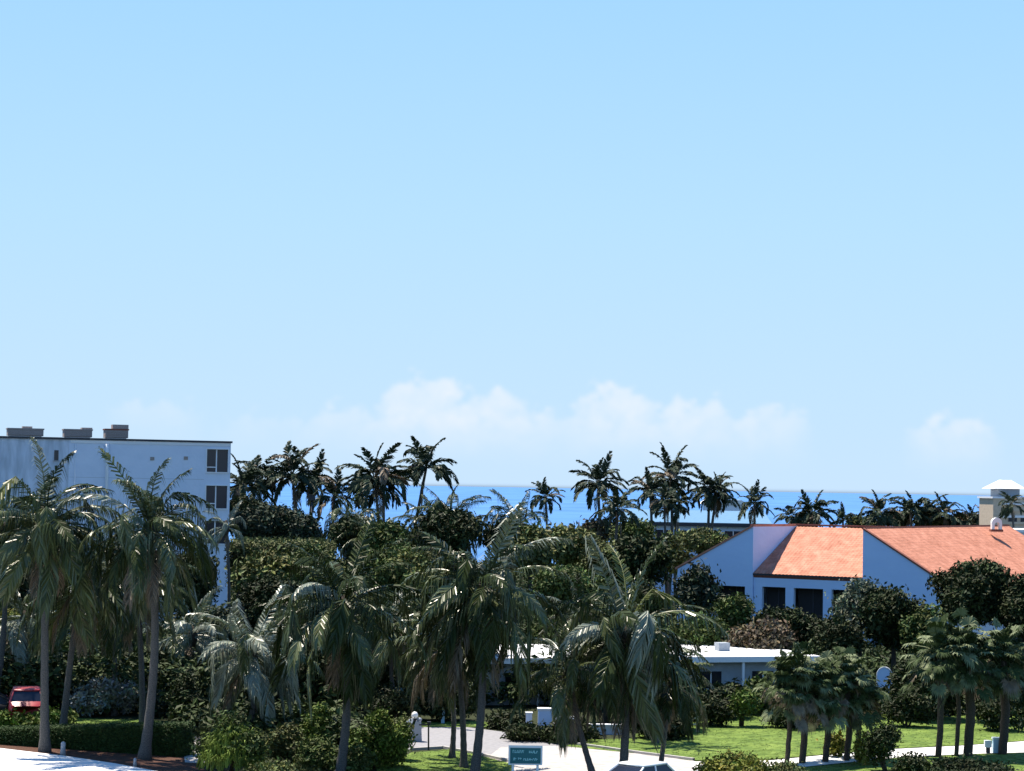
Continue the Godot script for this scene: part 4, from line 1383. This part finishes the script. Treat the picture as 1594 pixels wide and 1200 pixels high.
func shrubs() -> void:
	var grp := "shrubs in the foreground beds"
	var rows := [
		[446, 1165, 90, 90, 94, "olive", "mid green shrub between the light shrub and the dark palm"],
		[498, 1128, 54, 66, 97, "lime", "bright upright shrub left of the dark palm trunk"],
		[490, 1180, 80, 60, 92, "mid", "low shrub at the foot of the dark palm"],
		[586, 1160, 108, 116, 93, "lime", "rounded dark green shrub by the road"],
		[622, 1150, 50, 60, 96, "olive", "small shrub below the white globe lamp"],
		[1140, 1200, 130, 46, 88, "yellow", "yellow green shrub at the bottom edge right of the white car"],
		[1215, 1206, 90, 30, 90, "olive", "low olive shrub before the lawn palms"],
		[1376, 1160, 60, 74, 95, "dark", "round dark bush between the two lawn palm groups"],
		[1345, 1166, 30, 50, 97, "yellow", "yellow green bush beside the round dark bush"],
		[1300, 1162, 28, 26, 100, "yellow", "small yellowing bush between lawn palm trunks"],
		[1152, 1090, 46, 30, 112, "lime", "bright yellow green bush right of the leaning palm"],
		[1410, 1098, 80, 40, 113, "dark", "dark bush on the back edge of the right lawn"],
		[1240, 1112, 120, 44, 112, "dark", "dark bush behind the left lawn palms"],
		[1560, 1105, 100, 40, 112, "dark", "dark bush behind the right lawn palms"],
		[1100, 1112, 90, 40, 112, "dark", "low dark bush along the left lawn edge"],
		[170, 1092, 130, 60, 112, "pale", "pale speckled shrub behind the hedge"],
		[240, 1100, 80, 60, 112, "blue", "shaded shrub right of the pale speckled shrub"],
		[290, 1090, 70, 90, 110, "dark", "shaded shrub behind the walkway"],
		[70, 1122, 110, 30, 107, "lime", "low bright green bush on the lawn before the red car"],
		[4, 1122, 70, 34, 107, "lime", "low bright green bush at the left edge"],
		[790, 1126, 84, 34, 109, "dark", "dark bush by the road left of the slim pier"],
		[900, 1140, 90, 30, 106, "dark", "low dark bush right of the white garden wall"],
		[1010, 1132, 130, 34, 106, "dark", "shaded bush along the rail at the lawn edge"],
		[700, 1098, 120, 60, 112, "dark", "shaded bush behind the pale blue post"],
		[600, 1100, 110, 60, 110, "dark", "shaded bush behind the globe lamp"],
		[430, 1215, 160, 50, 88, "olive", "low olive shrub at the bottom edge below the light shrub"],
		[1500, 1200, 180, 26, 90, "dark", "low dark shrub along the bottom right edge"],
		[1420, 1196, 70, 30, 92, "dark", "low dark shrub right of the round dark bush"],
		[806, 1143, 90, 22, 104.5, "dark", "low black green bush along the road edge before the slim pier"],
		[880, 1144, 100, 22, 104, "dark", "low black green bush along the road edge before the broad blue pier"],
		[545, 1196, 70, 60, 90, "mid", "low shrub in front of the rounded dark green shrub"],
	]
	for r in rows:
		shrub(r[0], r[1], r[2], r[3], r[4], r[5], r[6], 0.42 if r[4] < 100 else 0.55, "shrub", grp)
	# light green shrub of arching strap leaves
	var c := gnd(360, 1205)
	var t := thing("strap_leaf_shrub", "light green shrub of arching strap leaves by the walkway", "shrub", c, 0, grp)
	var g := RandomNumberGenerator.new()
	g.seed = 8
	var places := []
	var tints := []
	for k in 230:
		var a := g.randf() * TAU
		var rr := sqrt(g.randf()) * 1.45
		var h := 2.3 * sqrt(maxf(0.05, 1.0 - rr * rr / 2.4))
		var p := Vector3(cos(a) * rr, maxf(0.0, h - 0.6) * g.randf_range(0.6, 1.0), sin(a) * rr)
		var b := Basis(Vector3(sin(a), 0, -cos(a)), -rr * 0.35) * Basis(Vector3.UP, g.randf() * TAU)
		places.append(Transform3D(b.scaled(Vector3.ONE * g.randf_range(0.45, 0.75)), p))
		var v := g.randf_range(0.6, 1.3)
		tints.append(Color(0.14 * v, 0.20 * v, 0.035 * v))
	spread(t, "leaves", strap_lib, places, tints, M.leaf)
	crown(t, Vector3(0, 1.1, 0), Vector3(1.4, 1.3, 1.3), "mid", 91, 0.45, 7, 0.9, 0.02)
	var st := begin(true)
	tube(st, [Vector3(0, -0.05, 0), Vector3(0.1, 1.4, 0)], [0.09, 0.05], 6)
	obj("stem", st, M.bark_dark, t)

# ---------------------------------------------------------------- vehicles and small things
func car(p: Vector3, yaw: float, m: Material, label: String, called: String, category: String, tall := 0.0) -> void:
	var t := thing(called, label, category, p, yaw)
	# stations along the length: x, sill, belt, half width
	var st := begin(true)
	var body := [[-2.2, 0.45, 0.80 + tall * 0.6, 0.70], [-2.1, 0.32, 0.98 + tall * 0.7, 0.83], [-1.4, 0.27, 1.02 + tall * 0.6, 0.89], [0.0, 0.25, 0.98 + tall * 0.5, 0.91], [0.9, 0.26, 0.94 + tall * 0.5, 0.90], [1.7, 0.29, 0.82 + tall * 0.4, 0.86], [2.15, 0.36, 0.70 + tall * 0.3, 0.74], [2.25, 0.45, 0.60 + tall * 0.2, 0.62]]
	var rings := []
	for b in body:
		var x: float = b[0]
		var w: float = b[3]
		rings.append([Vector3(x, b[1], -w * 0.94), Vector3(x, lerpf(b[1], b[2], 0.5), -w), Vector3(x, b[2] - 0.05, -w * 0.95), Vector3(x, b[2], -w * 0.86), Vector3(x, b[2] + 0.02, 0), Vector3(x, b[2], w * 0.86), Vector3(x, b[2] - 0.05, w * 0.95), Vector3(x, lerpf(b[1], b[2], 0.5), w), Vector3(x, b[1], w * 0.94)])
	for i in rings.size() - 1:
		for k in 8:
			quad(st, rings[i][k], rings[i][k + 1], rings[i + 1][k + 1], rings[i + 1][k])
		quad(st, rings[i][8], rings[i][0], rings[i + 1][0], rings[i + 1][8])
	for e in [0, rings.size() - 1]:
		for k in range(1, 8):
			tri(st, rings[e][0], rings[e][k], rings[e][k + 1])
	obj("body", st, m, t)
	# glasshouse: glass all round, roof and pillars in body colour
	var lo := 0.97 + tall * 0.5
	var hi := 1.44 + tall
	var x0 := -1.95 if tall > 0 else -1.55
	var gl := [[x0, x0 + 0.45], [1.15, 0.35]]
	st = begin()
	var a := [Vector3(gl[0][0], lo, -0.80), Vector3(gl[1][0], lo - 0.03, -0.80), Vector3(gl[1][0], lo - 0.03, 0.80), Vector3(gl[0][0], lo, 0.80)]
	var b2 := [Vector3(gl[0][1], hi - 0.06, -0.62), Vector3(gl[1][1], hi - 0.06, -0.62), Vector3(gl[1][1], hi - 0.06, 0.62), Vector3(gl[0][1], hi - 0.06, 0.62)]
	for k in 4:
		var k2 := (k + 1) % 4
		quad(st, a[k], a[k2], b2[k2], b2[k])
	obj("window", st, M.dark_glass, t)
	st = begin(true)
	var top := []
	for r in [[1.0, 0.0], [1.04, 0.05], [0.9, 0.1]]:
		var ring := []
		for k in 4:
			var mid_x: float = (b2[0].x + b2[1].x) / 2
			ring.append(Vector3(mid_x + (b2[k].x - mid_x) * r[0], hi - 0.06 + r[1], b2[k].z * r[0]))
		top.append(ring)
	for i in 2:
		for k in 4:
			var k2 := (k + 1) % 4
			quad(st, top[i][k], top[i][k2], top[i + 1][k2], top[i + 1][k])
	quad(st, top[2][0], top[2][1], top[2][2], top[2][3])
	obj("roof", st, m, t)
	for k in 4:
		st = begin()
		tube(st, [a[k] * Vector3(1, 1, 1.01), b2[k] * Vector3(1, 1, 1.01)], [0.05, 0.04], 5)
		obj("pillar", st, m, t)
	for s in [-1.0, 1.0]:
		st = begin()
		tube(st, [Vector3(-0.25, lo, s * 0.81), Vector3(-0.35, hi - 0.06, s * 0.63)], [0.045, 0.04], 5)
		obj("pillar", st, m, t)
		for x in [-1.38, 1.38]:
			st = begin(true)
			tube(st, [Vector3(x, 0.32, s * 0.70), Vector3(x, 0.32, s * 0.93)], [0.32, 0.32], 18)
			var wh := obj("wheel", st, M.tyre, t)
			st = begin(true)
			tube(st, [Vector3(x, 0.32, s * 0.925), Vector3(x, 0.32, s * 0.945)], [0.2, 0.19], 14)
			obj("rim", st, M.rim, wh)
		st = begin(true)
		ball(st, Vector3(2.12, 0.62 + tall * 0.25, s * 0.55), Vector3(0.1, 0.07, 0.16), 6, 8)
		obj("headlight", st, M.lamp_glass, t)
		st = begin(true)
		ball(st, Vector3(-2.14, 0.8 + tall * 0.5, s * 0.62), Vector3(0.07, 0.1, 0.13), 6, 8)
		obj("tail_light", st, M.tail_glass, t)
		st = begin(true)
		ball(st, Vector3(0.8, lo + 0.05, s * 1.0), Vector3(0.07, 0.08, 0.11), 6, 8)
		obj("mirror", st, m, t)

func objects() -> void:
	car(gnd(990, 1247), deg_to_rad(180 + 48), M.car_white, "white sedan at the bottom edge before the leaning palm", "parked_car", "car")
	car(gnd(40, 1122), deg_to_rad(103), M.car_red, "red high roofed car behind the leftmost palm trunk", "parked_car", "car", 0.22)
	car(gnd(-14, 1124), deg_to_rad(12), M.car_dark, "dark car at the left edge beside the red car", "parked_car", "car")
	# grey pier with a white globe lamp, white oval board leaning on it
	var p := gnd(648, 1154)
	var t := thing("lamp_pier", "grey pier with a white globe lamp beside the road", "lamp", p)
	var st := begin()
	prism(st, PackedVector2Array([Vector2(-0.34, 0), Vector2(0.26, 0), Vector2(0.2, 0.95), Vector2(-0.04, 0.95)]), Vector3(0, 0, 0.2), Vector3.RIGHT, Vector3.UP, Vector3.BACK, 0.4)
	obj("pier", st, M.grey_stone, t)
	st = begin(true)
	tube(st, [Vector3(-0.1, 0.95, 0), Vector3(-0.1, 1.08, 0)], [0.07, 0.09], 8)
	obj("neck", st, M.black_paint, t)
	st = begin(true)
	ball(st, Vector3(-0.1, 1.22, 0), Vector3(0.16, 0.17, 0.16), 10, 14)
	obj("globe", st, M.globe, t)
	st = begin(true)
	ball(st, Vector3(0.12, 1.02, 0), Vector3(0.13, 0.1, 0.13), 8, 10)
	obj("cap", st, M.grey_stone, t)
	t = thing("oval_board", "white oval board leaning on the grey lamp pier", "board", p + Vector3(-0.42, 0.78, 0.16))
	st = begin()
	var pts := PackedVector2Array()
	for k in 20:
		pts.append(Vector2(cos(k * TAU / 20) * 0.38, sin(k * TAU / 20) * 0.145))
	var ax := Vector3(0.62, 0.78, 0).normalized()
	prism(st, pts, Vector3.ZERO, ax, Vector3(-ax.y, ax.x, 0), Vector3.BACK, 0.06)
	obj("board", st, M.globe, t)
	st = begin()
	tube(st, [Vector3(0, -0.78, -0.06), Vector3(0, 0, -0.05)], [0.025, 0.025], 5)
	obj("stake", st, M.black_paint, t)
	# posts
	t = thing("marker_post", "pale blue post standing by the far road edge", "post", gnd(690, 1126))
	slab(t, "shaft", M.pale_blue, Transform3D(), Vector3(-0.06, 0, -0.05), Vector3(0.06, 0.78, 0.05))
	slab(t, "foot", M.pale_blue, Transform3D(), Vector3(-0.11, 0, -0.09), Vector3(0.053, 0.2, 0.06))
	t = thing("mailbox_post", "dark thin post with arm beside the globe lamp pier", "post", gnd(667, 1168))
	st = begin()
	tube(st, [Vector3(0, 0, 0), Vector3(-0.02, 1.2, 0)], [0.04, 0.035], 6)
	obj("shaft", st, M.black_paint, t)
	slab(t, "head", M.black_paint, Transform3D(), Vector3(-0.08, 1.15, -0.1), Vector3(0.08, 1.3, 0.1))
	slab(t, "arm", M.black_paint, Transform3D(), Vector3(-0.45, 1.12, -0.02), Vector3(-0.082, 1.18, 0.02))
	for k in 2:
		t = thing("ground_light", ["small pale capped stake light on the mulch near the leftmost palm", "small pale stake light at the tip of the white paving"][k], "garden light", gnd([98, 210][k], [1176, 1194][k]), 0, "stake lights along the paving")
		t.scale = Vector3.ONE * (0.95 if k == 0 else 0.6)
		st = begin(true)
		tube(st, [Vector3(0, 0, 0), Vector3(0, 0.42, 0), Vector3(0, 0.5, 0)], [0.15, 0.10, 0.12], 10)
		obj("shaft", st, M.grey_stone, t)
		st = begin(true)
		ball(st, Vector3(0, 0.54, 0), Vector3(0.11, 0.1, 0.11), 6, 10)
		obj("cap", st, M.grey_stone, t)
	# green sign with two lines of pale lettering, too soft to read
	var s := at(818, 1176, 89)
	t = thing("road_sign", "teal green sign with white border and two pale lines of lettering", "sign", Vector3(s.x, 0, s.z), deg_to_rad(2))
	var H := s.y
	slab(t, "backing", M.sign_white, Transform3D(), Vector3(-0.69, H - 0.38, -0.05), Vector3(0.69, H + 0.40, 0))
	slab(t, "panel", M.sign_teal, Transform3D(), Vector3(-0.62, H - 0.32, 0.003), Vector3(0.62, H + 0.31, 0.012))
	for x in [-0.5, 0.5]:
		slab(t, "post", M.sign_white, Transform3D(), Vector3(x - 0.05, 0, -0.13), Vector3(x + 0.05, H + 0.3, -0.053))
	var g := RandomNumberGenerator.new()
	g.seed = 5
	for word in [[-0.52, -0.06, 0.16, 0.13], [0.14, 0.50, 0.15, 0.14], [-0.50, -0.36, -0.14, 0.15], [-0.29, -0.14, -0.12, 0.09], [-0.09, 0.50, -0.15, 0.11]]:
		st = begin()
		var x: float = word[0]
		while x < word[1] - 0.03:
			var w := g.randf_range(0.045, 0.075)
			var hh: float = word[3] * g.randf_range(0.35, 0.5)
			var sl := g.randf_range(-0.02, 0.03)
			var y: float = H + word[2]
			var z := 0.016
			quad(st, Vector3(x, y - hh, z), Vector3(x + sl, y + hh, z), Vector3(x + sl + 0.025, y + hh, z), Vector3(x + 0.025, y - hh, z))
			var y2 := y + hh * g.randf_range(-0.8, 0.8)
			quad(st, Vector3(x + 0.025, y2 - 0.014, z + 0.001), Vector3(x + 0.025, y2 + 0.014, z + 0.001), Vector3(x + w, y2 + 0.014, z + 0.001), Vector3(x + w, y2 - 0.014, z + 0.001))
			x += w + 0.008
		obj("lettering", st, M.sign_pale, t)
	# shaded blue board under the trees
	t = thing("notice_board", "dim blue board in the deep shade behind the rounded shrub", "board", gnd(620, 1118))
	slab(t, "panel", M.board_blue, Transform3D(), Vector3(-0.33, 0.65, -0.04), Vector3(0.30, 1.55, 0))
	slab(t, "post", M.black_paint, Transform3D(), Vector3(-0.04, 0, -0.1), Vector3(0.04, 1.4, -0.043))
	# timber rail at the lawn edge
	t = thing("rail_fence", "two pale timber rails at the shaded left edge of the lawn", "fence", gnd(978, 1148))
	var d := gnd(1085, 1140) - gnd(978, 1148)
	for k in 3:
		st = begin()
		var q := d * (k / 2.0)
		box(st, q + Vector3(-0.06, 0, -0.06), q + Vector3(0.06, 0.8, 0.06))
		obj("post", st, M.timber, t)
	for h in [0.42, 0.72]:
		st = begin()
		tube(st, [Vector3(0, h, 0.1), d * 0.5 + Vector3(0, h - 0.03, 0.1), d + Vector3(0, h, 0.1)], [0.045, 0.045, 0.045], 6)
		obj("rail", st, M.timber, t)
	# pale blue box by the right palm
	t = thing("utility_box", "pale blue utility box on a dark foot beside the right palm trunk", "utility box", gnd(1547, 1173))
	slab(t, "cabinet", M.pale_blue, Transform3D(), Vector3(-0.02, 0.03, -0.3), Vector3(0.40, 0.66, 0))
	slab(t, "lid", M.sign_white, Transform3D(), Vector3(-0.05, 0.66, -0.33), Vector3(0.43, 0.74, 0.03))
	slab(t, "meter", M.sign_white, Transform3D(), Vector3(-0.42, 0.28, -0.22), Vector3(-0.1, 0.6, 0))
	slab(t, "foot", M.black_paint, Transform3D(), Vector3(-0.34, 0, -0.18), Vector3(-0.16, 0.278, -0.04))
	# street lamp before the sea
	var l := at(486, 772, 196)
	t = thing("street_lamp", "dark street lamp with box head against the sea", "street lamp", Vector3(l.x, 0, l.z))
	st = begin(true)
	tube(st, [Vector3.ZERO, Vector3(0, l.y * 0.5, 0), Vector3(0, l.y - 0.4, 0)], [0.16, 0.11, 0.09], 8)
	obj("pole", st, M.black_paint, t)
	slab(t, "lamp_head", M.black_paint, Transform3D(), Vector3(-0.26, l.y - 0.4, -0.26), Vector3(0.26, l.y + 0.06, 0.26))
	slab(t, "cap", M.black_paint, Transform3D(), Vector3(-0.32, l.y + 0.063, -0.32), Vector3(0.32, l.y + 0.12, 0.32))
